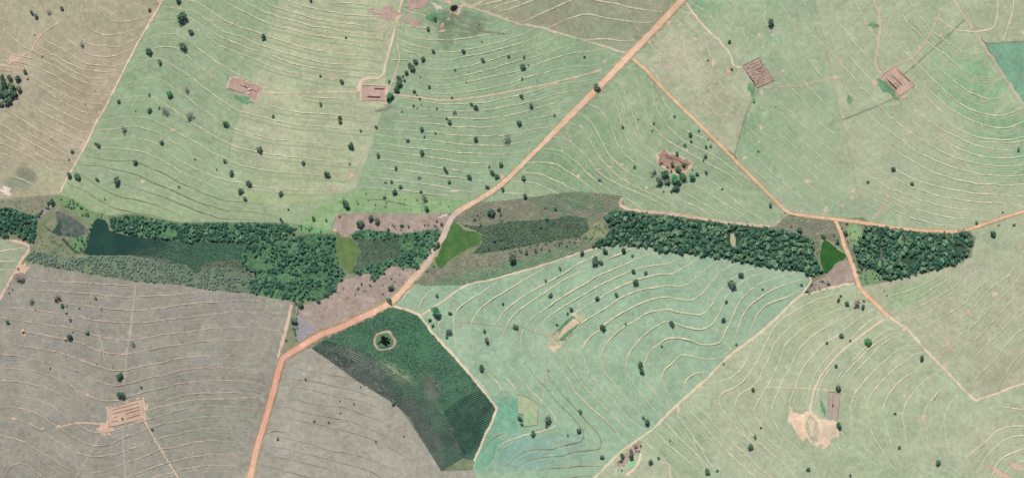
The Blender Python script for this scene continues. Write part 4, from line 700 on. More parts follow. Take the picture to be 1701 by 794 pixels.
# ------------------------------------------------------------------ bare patches
PATCH = """bare 1261,59,4,3 1283,58,4,2 1268,78,4,2 1300,119,4,3 1137,92,5,3 1160,96,4,3 1265,153,4,7 1265,179,3,4 1226,188,4,3 1249,185,3,3 1388,128,6,5 1341,139,4,2 1399,194,4,4 966,210,3,3 948,234,3,2 934,250,3,2 960,293,4,3 978,288,4,2 995,281,6,2 1014,277,5,2 1033,274,5,2 1074,312,4,3 1054,317,3,3 934,304,3,2 1092,260,4,7 1141,250,3,3 1264,214,3,4 1261,236,3,3 1238,262,4,4 1342,301,5,4 1372,349,8,6 1415,328,6,4 1418,317,4,5 1400,342,4,3 1332,351,5,2 1510,221,6,4 1631,209,3,3 1568,343,4,2 1587,346,4,2 1664,353,4,2 1473,323,3,3 1562,60,4,3 1529,80,4,3 1677,40,3,3 1430,146,4,3 1481,57,3,2 1522,184,4,2 96,39,3,2 68,59,3,3 53,83,3,2 229,73,4,4 196,137,3,4 166,188,4,3 238,301,6,4 283,313,4,2 333,300,4,2 299,286,4,3 384,40,5,4 1504,546,8,5 1653,489,6,5 1429,483,4,7 1580,496,4,2 1165,642,6,4 1127,680,4,6 920,574,9,8 955,521,8,5 962,536,6,4 1503,658,5,3 700,45,3,2 843,31,3,2 1003,103,4,3 1395,105,4,3 676,52,3,2 1018,270,3,2 1128,43,6,3 1110,40,5,5 1090,55,4,5 1078,70,3,6 1155,65,4,3 1185,105,4,10 1040,300,3,2 300,14,3,2
bare_pink 287,216,7,3 264,2,6,7 252,33,4,8 137,241,4,9 25,98,13,6 555,314,9,3 583,292,6,6 837,296,11,4 38,447,9,8 38,552,6,6 110,523,4,3 108,562,4,3 140,470,4,2 23,696,4,3 97,708,5,4 174,712,11,9 145,656,4,3 157,739,4,2 70,711,4,3 243,677,4,7 258,731,4,4 1534,695,4,11 1549,768,4,6 1610,518,4,11 1577,574,4,10 1454,137,6,8 1461,38,3,7 1486,174,5,3 1502,162,6,4 1540,168,4,3 743,4,8,5 756,17,9,8 770,9,14,4 745,33,5,2 736,52,8,4 735,43,4,6 1209,118,6,6 608,137,6,2 605,166,8,3 640,172,5,3 662,28,5,8 1344,700,3,3 1660,784,22,4 1690,776,16,4 190,693,3,3 206,655,2,2 1221,111,5,3 556,383,5,4
bare_white 10,319,9,6 726,12,9,4 411,155,4,1.5 736,359,9,2 757,317,13,1.6
bare_mauve 690,8,16,11 683,35,12,7 640,22,22,9 648,38,16,6
green_patch 1474,147,8,17 405,166,14,5 1247,146,6,8 1463,142,4,6 1412,166,5,6 1450,42,8,4 1251,158,4,12 722,30,14,6 1367,676,4,10
lawn 1047,770,7,4
grey_patch 745,66,6,8 640,180,12,3 780,40,26,3 820,55,22,2
dry_patch 920,560,10,12 640,48,18,14 965,530,10,6 1180,125,14,12 560,130,20,6"""
ROT = {}
def patch(cx, cy, rx, ry, mt, k):
    rot = {(1474,147): R(-42), (405,166): R(20), (1577,574): R(35), (1610,518): R(35), (137,241): R(25), (252,33): R(30), (287,216): R(-27), (640,22): 0.0, (1660,784): R(-30), (1690,776): R(-25), (837,296): R(38), (955,521): R(-40)}.get((cx, cy), R((cx * 7.3 + cy * 3.1) % 60 - 30))
    if (cx, cy) in ((1577,574), (1610,518), (137,241), (252,33), (1660,784), (1690,776), (837,296)): rot = -rot if cx > 1000 else rot
    if mt in ('bare', 'bare_pink') and rx*ry < 60: rx, ry = rx*.72, ry*.72
    n = max(16, int(5 * (rx + ry) / 2)); P = []
    for i in range(n):
        a = 2*math.pi*i/n; rr = max(.3, 1 + 0.9 * nz(math.cos(a)*1.3 + cx + .37, math.sin(a)*1.3 + cy + .71, 1.0, k) + 0.6 * nz(math.cos(a)*3.1 + cx + .2, math.sin(a)*3.1 + cy + .4, 1.0, k))
        u, v = rx*math.cos(a)*rr, ry*math.sin(a)*rr
        P.append((cx + u*math.cos(rot) - v*math.sin(rot), cy + u*math.sin(rot) + v*math.cos(rot)))
    key = next((kk for kk in ('d2','e','g','f','n','p','q','l','lc','m','a','c','b','d','i','j','k','h') if inpoly(cx, cy, FIELDS[kk][1])), None)
    nm = {'green_patch': 'grass_patch', 'lawn': 'lawn', 'grey_patch': 'weed_patch', 'dry_patch': 'dry_grass_patch'}.get(mt, 'bare_patch')
    sheet(nm, P, M[mt], 0.42 + 0.0013*k, FIELDS[key][0] if key else terr, grid=6.0, step=2.0)
k = 0
for ln in PATCH.split('\n'):
    mt, *items = ln.split()
    for it in items:
        patch(*[float(v) for v in it.split(',')], mt, k); k += 1
QUARRY = [(1311,677),(1321,687),(1335,687),(1346,677),(1360,693),(1369,697),(1389,699),(1394,723),(1380,730),(1376,741),(1366,747),(1365,737),(1355,740),(1343,723),(1336,734),(1325,723),(1318,709),(1311,699)]
struct(sheet('quarry', QUARRY, M['quarry'], 0.47, rough=4.0), 'peach coloured bare quarry floor in the lower right pasture')
sheet('grass_patch', [(1338,690),(1346,688),(1358,700),(1361,715),(1358,734),(1350,734),(1342,722),(1337,708)], M['quarry_mid'], 0.5, FIELDS['p'][0], rough=2)
sheet('bare_patch', [(1345,700),(1352,698),(1354,706),(1350,716),(1353,722),(1346,724),(1344,712)], M['bare'], 0.52, FIELDS['p'][0], rough=1.5)
sheet('bare_patch', [(1368,706),(1388,705),(1390,720),(1376,728),(1366,724)], M['bare'], 0.505, FIELDS['p'][0], rough=2)

# ------------------------------------------------------------------ cattle pens
def box(bm, c, d, axis=None):
    """axis aligned (or along unit 2D axis) box, c centre, d sizes"""
    ax = Vector(axis) if axis else Vector((1, 0)); ax = Vector((ax.x, ax.y, 0)).normalized(); ay = Vector((-ax.y, ax.x, 0)); az = Vector((0, 0, 1))
    vs_ = [bm.verts.new(Vector(c) + ax*sx*d[0]/2 + ay*sy*d[1]/2 + az*sz*d[2]/2) for sx in (-1, 1) for sy in (-1, 1) for sz in (-1, 1)]
    for f in ((0,1,3,2),(4,6,7,5),(0,4,5,1),(2,3,7,6),(0,2,6,4),(1,5,7,3)): bm.faces.new([vs_[q] for q in f])
def bm_obj(name, bm, mat, parent):
    bmesh.ops.recalc_face_normals(bm, faces=bm.faces); me = bpy.data.meshes.new(name); bm.to_mesh(me); bm.free(); me.materials.append(mat)
    return link(bpy.data.objects.new(name, me), parent)
def fence_run(p, q, parent, hgt=1.7, mat=None):
    bm = bmesh.new(); L = math.hypot(q[0]-p[0], q[1]-p[1]); n = max(1, int(L / 3.0)); ax = (q[0]-p[0], -(q[1]-p[1]))
    for i in range(n + 1):
        t = i / n; x, y = p[0] + (q[0]-p[0])*t, p[1] + (q[1]-p[1])*t
        c = W(x, y, 0.4 + hgt/2); box(bm, c, (0.28, 0.28, hgt), ax)
        if i < n:
            x2, y2 = p[0] + (q[0]-p[0])*(t + .5/n), p[1] + (q[1]-p[1])*(t + .5/n)
            for zz in (0.5, 1.0, 1.5):
                c2 = W(x2, y2, 0.4 + zz*hgt/1.7); box(bm, c2, (L/n - 0.3, 0.12, 0.16), ax)
    return bm_obj('fence_panel', bm, mat or M['wood'], parent)
def trough(p, q, parent, wd=0.9, hgt=0.7):
    bm = bmesh.new(); L = math.hypot(q[0]-p[0], q[1]-p[1]); ax = Vector((q[0]-p[0], -(q[1]-p[1]), 0)).normalized(); ay = Vector((-ax.y, ax.x, 0))
    x, y = (p[0]+q[0])/2, (p[1]+q[1])/2; c = Vector(W(x, y, 0.45))
    box(bm, c + Vector((0, 0, .12)), (L, wd, 0.2), ax.xy)
    for s in (-1, 1):
        box(bm, c + ay*s*(wd/2 - .06) + Vector((0, 0, hgt/2 + .1)), (L - .02, 0.14, hgt - .1), ax.xy)
        box(bm, c + ax*s*(L/2 - .05) + Vector((0, 0, hgt/2 + .1)), (0.12, wd - .3, hgt - .12), ax.xy)
    return bm_obj('feed_trough', bm, M['conc'], parent)
def pen(label, poly, floor, fenced=True, troughs=(), inner=(), hgt=1.1, gates=(), rough=1.6, apron=0.0):
    cx = sum(p[0] for p in poly)/len(poly); cy = sum(p[1] for p in poly)/len(poly)
    e = empty('cattle_pen', W(cx, cy)); thing(e, label, 'cattle pen', 'cattle pens in the pastures')
    def adopt(o): o.parent = e; o.matrix_parent_inverse = Matrix.Translation(e.location).inverted(); return o
    if apron:
        ap = [(cx + (x-cx)*(1 + apron/max(4, math.hypot(x-cx, y-cy))), cy + (y-cy)*(1 + apron/max(4, math.hypot(x-cx, y-cy)))) for x, y in poly]
        adopt(sheet('worn_margin', ap, M['bare'], 0.46, None, grid=8.0, rough=2.6))
    adopt(sheet('yard_floor', poly, M[floor], 0.5, None, grid=8.0, rough=rough))
    if fenced:
        for i in range(len(poly)):
            if i in gates: continue
            adopt(fence_run(poly[i], poly[(i+1) % len(poly)], None, hgt))
    for t in troughs: adopt(trough(t[0], t[1], None, *(t[2:])))
    for p, q in inner: adopt(fence_run(p, q, None, 1.5))
    return e
pen('slanting pink earth pen in the upper left pasture', [(384,130),(399,131),(438,146),(429,156),(424,167),(418,164),(414,158),(378,147)], 'pen_floor', True, [((399,141.5),(426,152.5), 0.7, .5)], gates=(0, 1, 2, 3, 4, 7), apron=3.0, rough=2.0)
pen('rectangular pink earth pen at the foot of the tree row', [(601.5,142),(641,144),(640,168),(601,167)], 'pen_floor', True, [((622,147.5),(638.5,148.3), 1.6, .9), ((610.6,160.8),(632,162), 2.0, .9)], gates=(1, 3), apron=4.0, rough=1.6)
pen('brown earth pen crowded with pale cattle', [(1233,110),(1260.5,96.5),(1286,134),(1257,147)], 'pen_floor_b', True, [((1240,121),(1256,142), 1.0, .7)])
pen('pink pen with long troughs and a grass strip in the upper right', [(1463,127),(1488,109.5),(1520,142),(1495,160)], 'pen_floor_p', True, [((1489,116),(1511,135.6)), ((1480,124.5),(1497.6,141)), ((1472,131),(1489,148), 2.2, 1.3)], apron=2.0)
pen('long pink pen with five troughs in the grey field', [(179,677),(237,661),(240,695),(181,709)], 'pen_floor_p', True, [((186.5,681),(230,669), .5, .4), ((186.5,687),(232,675.5), .6, .5), ((208.5,687),(232,680), .7, .5), ((210,695),(234,688), .7, .5), ((188,693.5),(195,691), .6, .5), ((187,700),(196,698), .6, .5)], apron=2.5)
pen('reddish pen with old trees in the triangular pasture', [(1094,256),(1104,251),(1149,269),(1145,280),(1136,285),(1125,290),(1114,282),(1093,273)], 'pen_floor_r', False, [((1106,261),(1116,265))], inner=[((1118,264),(1115,275)), ((1130,270),(1142,274)), ((1105,257),(1144,274))], apron=3.0, rough=4.0)
e7 = pen('slanting hedged pen in the mint meadow', [(916,558),(951,524),(965,537),(938,564),(924,566)], 'green_patch', True)
e8 = pen('weedy pale pen above the dark terraces of the meadow', [(860,655),(877,659),(894,670),(892,705),(870,708),(869,688),(860,686)], 'pen_floor_y', True, hgt=1.2)
pen('narrow mauve pen above the quarry', [(1376,650),(1396,652),(1391,698),(1375,695)], 'pen_floor_m', True, [((1384,655),(1382,690), .5, .4)], gates=(2,), hgt=1.0)
sheet('yard_floor', [(925,560),(935,545),(950,531),(957,529),(963,536),(950,545),(941,551),(930,562)], M['bare'], 0.56, None, rough=1).parent = e7
for o in e7.children:
    if o.name.startswith('yard_floor') : o.matrix_parent_inverse = Matrix.Translation(e7.location).inverted()

# small buildings
def shed(label, x, y, L, Wd, rot, roofc, wallc, hgt=2.6):
    e = empty('farm_shed', W(x, y, 0.3)); e.rotation_euler = (0, 0, rot); thing(e, label, 'shed')
    bm = bmesh.new(); box(bm, (0, 0, hgt/2), (L*.9, Wd*.88, hgt)); bm_obj('wall', bm, plain_mat('shed_wall', wallc), e)
    bm = bmesh.new(); rz = hgt + Wd*0.22
    for s in (-1, 1):
        v = [bm.verts.new(q) for q in ((-L/2, 0, rz), (L/2, 0, rz), (L/2, s*Wd/2, hgt-.05), (-L/2, s*Wd/2, hgt-.05), (-L/2, 0, rz-.12), (L/2, 0, rz-.12), (L/2, s*Wd/2, hgt-.17), (-L/2, s*Wd/2, hgt-.17))]
        for f in ((0,1,2,3),(4,7,6,5),(0,3,7,4),(1,5,6,2),(3,2,6,7)): bm.faces.new([v[q] for q in f])
    bm_obj('roof', bm, plain_mat('shed_roof', roofc), e)
    bm = bmesh.new(); box(bm, (0, -Wd*.44 - .03, 1.0), (1.0, 0.06, 2.0)); bm_obj('door', bm, M['wood'], e)
shed('small white roofed shelter inside the slanting pink pen', 414, 149, 4.2, 2.4, R(-10), S(246,246,246), S(220,214,206))
shed('small brown roofed shed among trees beside the diagonal track', 1056, 741, 6, 5, R(25), S(150,118,104), S(190,170,150))
struct(sheet('farmyard', [(1020,772),(1032,758),(1048,742),(1060,732),(1066,740),(1062,752),(1052,756),(1044,766),(1030,776)], M['soil'], 0.47, rough=1.5), 'bare yard of the small farmstead at the bottom')

# cattle: one continuous skinned body, copied
def cow_mesh(mat):
    J = [((0,0,1.15),.36),((.55,0,1.18),.34),((.95,0,1.3),.22),((1.3,0,1.45),.15),((1.65,0,1.28),.10),((-.55,0,1.15),.34),((-.9,0,1.2),.22),((-1.05,0,.75),.04),
         ((.55,.2,.75),.13),((.55,.22,.4),.07),((.55,.22,.02),.07),((.55,-.2,.75),.13),((.55,-.22,.4),.07),((.55,-.22,.02),.07),
         ((-.65,.2,.8),.16),((-.72,.22,.42),.07),((-.66,.22,.02),.07),((-.65,-.2,.8),.16),((-.72,-.22,.42),.07),((-.66,-.22,.02),.07)]
    E = [(0,1),(1,2),(2,3),(3,4),(0,5),(5,6),(6,7),(1,8),(8,9),(9,10),(1,11),(11,12),(12,13),(5,14),(14,15),(15,16),(5,17),(17,18),(18,19)]
    me = bpy.data.meshes.new('cow'); me.from_pydata([j[0] for j in J], E, [])
    o = bpy.data.objects.new('cow_tmp', me); COL.objects.link(o)
    o.modifiers.new('s', 'SKIN')
    for i, (p, r) in enumerate(J): me.skin_vertices[0].data[i].radius = (r, r); me.skin_vertices[0].data[i].use_root = (i == 0)
    bpy.context.view_layer.update()
    m2 = bpy.data.meshes.new_from_object(o.evaluated_get(bpy.context.evaluated_depsgraph_get()))
    bpy.data.objects.remove(o); m2.materials.clear(); m2.materials.append(mat)
    for p in m2.polygons: p.use_smooth = True
    return m2
def hide_mat():
    m, t, b = newmat('cattle_hide', 0.7, 0.2); N = NB(t); oi = t.nodes.new('ShaderNodeObjectInfo')
    col = N.mix(N.ramp(oi.outputs['Random'], 0.35, 0.75), S(232, 224, 214), S(150, 138, 128)); t.links.new(col, b.inputs['Base Color']); return m
cme = cow_mesh(hide_mat())
PEN3 = [(1234.5,110.5),(1259.5,98.5),(1284,133.5),(1258,145)]
def cow(x, y, a, label, group):
    c = bpy.data.objects.new('cow', cme); c.location = W(x, y, 0.5); c.rotation_euler = (0, 0, a); sc_ = random.uniform(.95, 1.15); c.scale = (sc_,)*3; link(c); thing(c, label, 'cow', group)
taken = []
tries = 0
while len(taken) < 92 and tries < 9000:
    tries += 1
    x, y = random.gauss(1259, 9), random.gauss(124, 9.5)
    if not inpoly(x, y, PEN3) or any(math.hypot(x-a, y-b) < 2.3 for a, b in taken): continue
    u = (x - 1233) * 0.56 + (y - 110) * 0.83
    if u > 38: continue
    taken.append((x, y)); cow(x, y, random.uniform(0, 6.28), 'pale cow in the herd crowding the brown earth pen', 'cattle herd in the brown pen')
for x, y in ((1485.5,137),(1487.5,139),(1484.5,139.5),(1491,142),(1493,143),(1489.5,144)):
    cow(x, y, random.uniform(0, 6.28), 'pale cow beside the troughs of the upper right pen', 'cattle in the upper right pen')

# ------------------------------------------------------------------ trees
def crown_data(seed, nleaf, leaf, lobes, flat=0.75, sparse=False):
    """leaf quads through the volume of several lobes; unit radius crown, centre at the origin"""
    r = np.random.default_rng(seed); C = []
    L = [(0, 0, 0, 0.62)]
    for i in range(lobes):
        a = r.uniform(0, 2*math.pi); d = r.uniform(.38, .62); L.append((d*math.cos(a), d*math.sin(a), r.uniform(-.22, .3), r.uniform(.3, .48)))
    tot = sum(l[3]**2 for l in L); V = []; Q = []
    for lx, ly, lz, lr in L:
        for _ in range(max(3, int(nleaf * lr*lr / tot))):
            n = r.normal(size=3); n /= np.linalg.norm(n)
            if n[2] < -0.35: n[2] = -n[2]
            rad = lr * (r.uniform(.25, 1.08) if sparse else r.uniform(.72, 1.08))
            c = np.array([lx, ly, lz]) + n * rad; c[2] *= flat
            nn = n + r.normal(size=3) * .55; nn /= np.linalg.norm(nn)
            t = np.cross(nn, r.normal(size=3)); t /= np.linalg.norm(t); b = np.cross(nn, t); s = leaf * r.uniform(.6, 1.3)
            k = len(V); V += [c + t*s, c + b*s*.6, c - t*s, c - b*s*.6]; Q.append((k, k+1, k+2, k+3))
    return np.array(V), Q
def crown_mesh(nm, seed, nleaf, leaf, lobes, **kw):
    V, Q = crown_data(seed, nleaf, leaf, lobes, **kw); me = bpy.data.meshes.new(nm); me.from_pydata([tuple(v) for v in V], [], Q); return me
CROWNS = {}
for tone, (nl, lf, lb, sp) in dict(d=(330, .17, 6, 0), b=(330, .17, 6, 0), g=(200, .11, 6, 1), p=(260, .11, 6, 1), w=(200, .2, 5, 0)).items():
    CROWNS[tone] = []
    for v in range(6):
        me = crown_mesh('crown', hash((ord(tone), v)) % 9999, nl, lf, lb, sparse=bool(sp)); me.materials.append(LF[tone]); CROWNS[tone].append(me)
def trunk_mesh(seed):
    r = random.Random(seed); bm = bmesh.new()
    def limb(pts, rs, n=6):
        rings = []
        for (p, rad) in zip(pts, rs):
            rings.append([bm.verts.new((p[0] + rad*math.cos(2*math.pi*k/n), p[1] + rad*math.sin(2*math.pi*k/n), p[2])) for k in range(n)])
        for a, b in zip(rings[:-1], rings[1:]):
            for k in range(n): bm.faces.new((a[k], a[(k+1) % n], b[(k+1) % n], b[k]))
        bm.faces.new(rings[-1])
    limb([(0,0,-.15),(.02,.02,.4),(.05,-.03,.8),(.03,0,1.2)], [.1,.08,.07,.03])
    for i in range(4):
        a = 1.57*i + r.uniform(-.4, .4); limb([(.03,0,.45 + .06*i),(.25*math.cos(a),.25*math.sin(a),.72),(.5*math.cos(a),.5*math.sin(a),.95)], [.045,.035,.012], 5)
    me = bpy.data.meshes.new('trunk'); bm.to_mesh(me); bm.free(); me.materials.append(M['bark']); return me
TRUNKS = [trunk_mesh(i) for i in range(4)]
def tree(x, y, r, tone, name, label, cat, group, hf=1.0, idx=0):
    """unit tree: trunk reaches 1.15, crown centre there; scaled by the crown radius"""
    e = empty(name, W(x, y, 0.25)); e.rotation_euler = (0, 0, random.uniform(0, 6.28)); thing(e, label, cat, group)
    t = bpy.data.objects.new('trunk', TRUNKS[idx % 4]); link(t, e); t.scale = (r, r, r*hf)
    c = bpy.data.objects.new('crown', CROWNS[tone][idx % 6]); link(c, e); c.location = (0, 0, 1.0*r*hf); c.scale = (r*random.uniform(.85, 1.12), r*random.uniform(.85, 1.1), r*random.uniform(.85, 1.2))
    return e

# positions traced tile by tile: u,v,r[,tone]
TREES = """
A|242,115,16 215,88,13 328,85,18,g 412,63,14 990,70,12 542,300,18,g 232,233,5 280,376,6 170,475,14 628,603,4 562,692,4 985,345,22 1055,415,17 1120,625,22,b 783,672,12 985,628,10 988,730,15 1050,715,9 1090,740,28,g 1180,10,16 895,735,5 185,525,8 20,520,22 68,520,18 120,525,22 30,570,30 80,585,28 130,590,20 40,630,32 90,630,25 10,690,20 55,670,28 110,630,12 2,612,30
B|70,12,17 95,125,32 150,215,18 98,315,25 627,250,18 938,8,12 1170,253,8 1002,505,10 1143,540,16 1005,690,13 120,595,20,g 12,630,18,b 145,765,30,g 690,770,10 1130,780,14 505,573,6
C|645,130,14 600,198,13 635,343,13 568,395,16 518,410,19 487,440,19 498,458,19 460,485,15 435,508,8 445,535,10 410,522,22 412,560,24 395,592,20 350,640,25,b 335,665,10 345,537,14,g 833,342,14 962,400,14 1130,375,10 608,575,11 508,606,11 545,655,8 757,648,9 887,690,12 917,715,17 775,743,18,g 658,718,8 505,700,8 530,715,6 555,690,5 780,465,9 868,478,5 850,545,5 722,785,9 955,280,6 938,165,5 525,630,6 550,510,6 428,740,6
D|122,382,10 115,445,18 110,525,9 105,640,13 168,705,18 322,762,9 520,380,9 600,580,22 615,592,15 1115,770,8 150,430,6 875,790,6
E|635,158,25 362,280,13 378,460,10 222,402,7 525,675,8 670,708,5
U|820,62,25,g 648,165,16 627,155,9 1065,148,16 895,280,18 772,405,28 457,365,18 510,375,20 640,390,12 478,208,12 455,262,8 690,520,8 335,127,5 345,540,20
V|380,25,20 600,195,20 370,272,14 415,350,19 530,420,21 172,258,7 317,326,7 478,470,20 503,520,16 740,485,17 68,440,7 890,283,13 1047,358,20 1130,8,14 790,590,8 738,655,10 955,650,15 1125,635,8 1040,660,10
W|95,170,20 155,68,10 85,290,12,p 258,45,12 558,62,16 575,110,8 648,86,8 740,15,17 467,133,12 560,217,17 270,235,16 387,315,13 540,378,14,g 357,405,12 318,410,8 418,440,13 378,475,17 710,325,14 725,345,10 742,408,12 870,375,18 915,128,17 1125,130,30,g 1022,348,18 1055,372,16 1080,292,16 1003,308,8 990,440,14 1092,458,15 60,555,26 580,515,26,g 588,585,17 312,508,12 190,485,6 552,472,9 318,570,6
X|88,20,20 116,385,17 622,392,15,g 850,310,11 772,45,12 978,22,10 965,70,7 130,500,18 265,580,7 328,585,11 270,645,14,b 1130,225,9 1180,165,9
Y|105,98,16 75,168,9 112,143,10 163,70,8 210,178,9 242,172,9 225,128,6 318,455,8 635,562,14 555,207,7
L2|330,325,16 455,420,12 165,407,10 1155,195,12 880,678,12 988,750,20 1128,690,10 1028,692,6 1052,608,8 25,683,9 15,745,18
L|135,250,32,p 380,375,32,p 208,402,22,g 412,428,14 437,480,10 460,520,16,g 50,540,14 152,605,9 575,608,13 465,640,22 480,603,6 630,380,11 665,457,6 522,447,6 440,433,6 80,322,7 58,345,7 118,188,8 880,680,20,g 230,455,5 435,655,8
LL|870,425,22 830,530,22 775,657,7 840,657,5 985,398,15
ZZ|660,365,12 655,475,36,b 745,478,13 612,525,13 630,560,12 738,605,22 722,635,11 970,595,13 990,660,19 1178,570,18 1092,418,10 355,312,20 345,400,20 1160,120,32 1005,155,7 300,352,7
AA|405,38,8 503,82,17 655,68,21 780,68,20 590,135,28 628,145,18 358,185,12 265,265,11 295,362,15 843,205,14 925,213,14 858,278,22 602,382,15 732,358,14 432,452,14 410,480,10 338,555,10 640,575,25 793,550,9 1095,550,18 1030,695,9 835,100,10
BB|440,228,17 382,293,28 345,402,11 325,525,16 410,685,9 1140,418,17 1085,390,13 1100,365,9 1103,628,16 1008,675,10 585,322,8 1162,660,9 845,293,9 877,335,10 910,290,8 1018,285,10 978,268,7
CC|85,415,30,p 130,438,16 137,397,8 165,670,26,b 515,775,17 272,332,5 290,362,6
M|793,122,24 803,250,28 932,195,10 808,402,9 1005,470,10 332,72,7 748,62,5 637,42,5 508,90,4
N|905,143,8 963,420,10 1057,425,9 722,535,10 1130,285,7 1133,365,6
O|370,298,17 113,303,7 255,552,13,g 155,192,6 440,518,6 450,365,7 955,70,20 790,208,9 785,158,7
GG|95,400,17 280,412,24 270,450,10 182,500,17 490,358,14 480,480,19 410,512,8 635,655,16 283,85,6 890,50,20 900,90,20 935,425,22 908,395,12 955,687,17 1008,660,10 1083,547,7 105,437,11
DD|518,212,15 533,523,13 502,588,20 218,748,19 283,745,9 572,462,8 1080,200,22 1085,450,22 882,735,12 1068,55,13 327,40,7 1045,315,6 1160,775,10
EE|340,368,10 367,590,11 620,693,19 45,775,8 605,275,4
"""
EXTRA = [(1060,240,9.925,"380,310,35,p 480,375,18 640,160,28 570,340,36 665,415,42,b 750,345,32 550,440,20 250,480,52,g 340,560,60,g 450,500,55 370,630,45 480,620,45 610,590,65,b 690,640,34 740,545,60 885,555,48,b 975,490,28 1120,470,25 640,740,45 590,750,30 320,690,18 1115,200,25 1080,265,18 1120,50,22 780,30,18 900,420,12 550,780,20 420,780,15"),
         (1010,715,10.05,"235,420,38 215,500,32 240,460,25 385,345,35 385,420,45 390,465,35 545,250,20 520,345,18 230,655,20 175,650,12 265,585,14 170,530,12 550,185,10 470,340,15 430,235,12"),
         (540,330,4.9625,"378,165,26 430,190,26 290,210,34 120,150,10 920,188,12 958,212,14 930,382,24 300,705,12 370,715,10 275,740,10 545,660,10 755,585,9 645,700,7 820,220,9 630,225,14 690,240,9 570,230,9 520,255,14 895,560,10 840,605,9 905,600,7"),
         (700,310,4.9625,"438,275,12 465,240,10 485,215,9 640,190,16 657,235,10 490,315,12 1105,190,14 1022,180,9 600,445,16 650,440,12 985,335,14 1030,345,12 945,535,14 865,550,14 1055,525,12 990,515,12 575,220,30"),
         (1260,340,4.9625,"340,210,26 535,265,18 650,310,20 622,255,10 690,195,9 630,355,10 530,635,9 580,660,12 350,665,8 270,180,9")]
RAW = []
for ln in TREES.strip().split('\n'):
    tn, body = ln.split('|'); ox, oy = TILES[tn]
    for it in body.split():
        q = it.split(','); RAW.append((ox + float(q[0])/Z, oy + float(q[1])/Z, float(q[2])/Z, q[3] if len(q) > 3 else 'd'))
for ox, oy, zz, body in EXTRA:
    for it in body.split():
        q = it.split(','); RAW.append((ox + float(q[0])/zz, oy + float(q[1])/zz, float(q[2])/zz * (1.15 if ox == 1060 else 1.0), q[3] if len(q) > 3 else 'd'))
LAND = [((25,150),'the dark grove at the left edge'),((229,73),'the upper pink field edge'),((410,148),'the slanting pink pen'),((620,154),'the rectangular pink pen'),((690,15),'the mauve soil at the top'),((755,15),'the tiny black pond'),
        ((1045,93),'the upper road fork'),((1258,124),'the pen of cattle'),((1490,135),'the upper right pen'),((1120,272),'the reddish pen'),((1306,352),'the side track bend'),((1387,365),'the small track fork'),((1612,382),'the tip of the right wood'),
        ((160,395),'the teal lake'),((578,420),'the olive pond'),((755,405),'the green pond'),((1380,425),'the deep green pond'),((638,567),'the round pond'),((466,597),'the red road junction'),((208,687),'the pen in the grey field'),((648,503),'the road bend by the cane'),
        ((940,545),'the hedged meadow pen'),((878,683),'the weedy pale pen'),((824,678),'the right corner of the cane field'),((734,780),'the bottom corner of the cane field'),((1350,712),'the peach coloured quarry'),((1048,768),'the bright lawn'),((1208,595),'the middle of the diagonal track'),((1620,663),'the kink in the lower right track'),((1476,526),'the quarry road turning'),
        ((100,322),'the lower pink field edge'),((840,298),'the main road beside the red scar'),((595,310),'the lower end of the pale pasture'),((1000,410),'the left end of the wood strip'),((1432,361),'the top left of the right wood'),((33,437),'the left edge track corner'),((991,148),'the roadside trees on the main road')]
DIRN = ['right of', 'below', 'left of', 'above']
info = {}
for i, (x, y, r, tn) in enumerate(RAW):
    l = min(range(len(LAND)), key=lambda k: math.hypot(x-LAND[k][0][0], y-LAND[k][0][1]))
    dx, dy = x-LAND[l][0][0], y-LAND[l][0][1]
    d = 0 if abs(dx) > abs(dy) and dx > 0 else 2 if abs(dx) > abs(dy) else 1 if dy > 0 else 3
    kind = 'tree' if r >= 2.7 else 'shrub'
    info.setdefault((l, d, kind), []).append((math.hypot(dx, dy), i))
RANK = ['nearest', 'second nearest', 'third nearest', 'fourth nearest', 'fifth nearest', 'sixth nearest', 'seventh nearest', 'eighth nearest', 'ninth nearest', 'tenth nearest', 'eleventh nearest', 'twelfth nearest', 'thirteenth nearest', 'fourteenth nearest', 'fifteenth nearest', 'sixteenth nearest']
LAB = {}
for (l, d, kind), lst in info.items():
    for k, (_, i) in enumerate(sorted(lst)):
        r, tn = RAW[i][2:]
        sz = ('large' if r > 6.2 else 'mid-sized' if r > 4.2 else 'small') if kind == 'tree' else ('low' if r > 1.9 else 'tiny')
        tone = dict(d='dark green', g='grey half-bare', p='pinkish bare', b='bright green')[tn]
        LAB[i] = '%s %s %s, %s %s %s' % (sz, tone.split()[0], kind, RANK[min(k, 15)], DIRN[d], LAND[l][1]) if len(lst) > 1 else '%s %s %s standing alone %s %s' % (sz, tone, kind, DIRN[d], LAND[l][1])
for i, (x, y, r, tn) in enumerate(RAW):
    kind = 'tree' if r >= 2.7 else 'shrub'
    cr = max(1.2, r * random.uniform(1.05, 1.2))
    tree(x - .08*r, y - 0.30*r, cr, tn, {'tree': 'field_tree', 'shrub': 'shrub'}[kind], LAB[i], kind, 'scattered trees in the fields' if kind == 'tree' else 'scattered shrubs in the fields', 0.95 if kind == 'tree' else 0.7, i)
print('field trees', len(RAW))

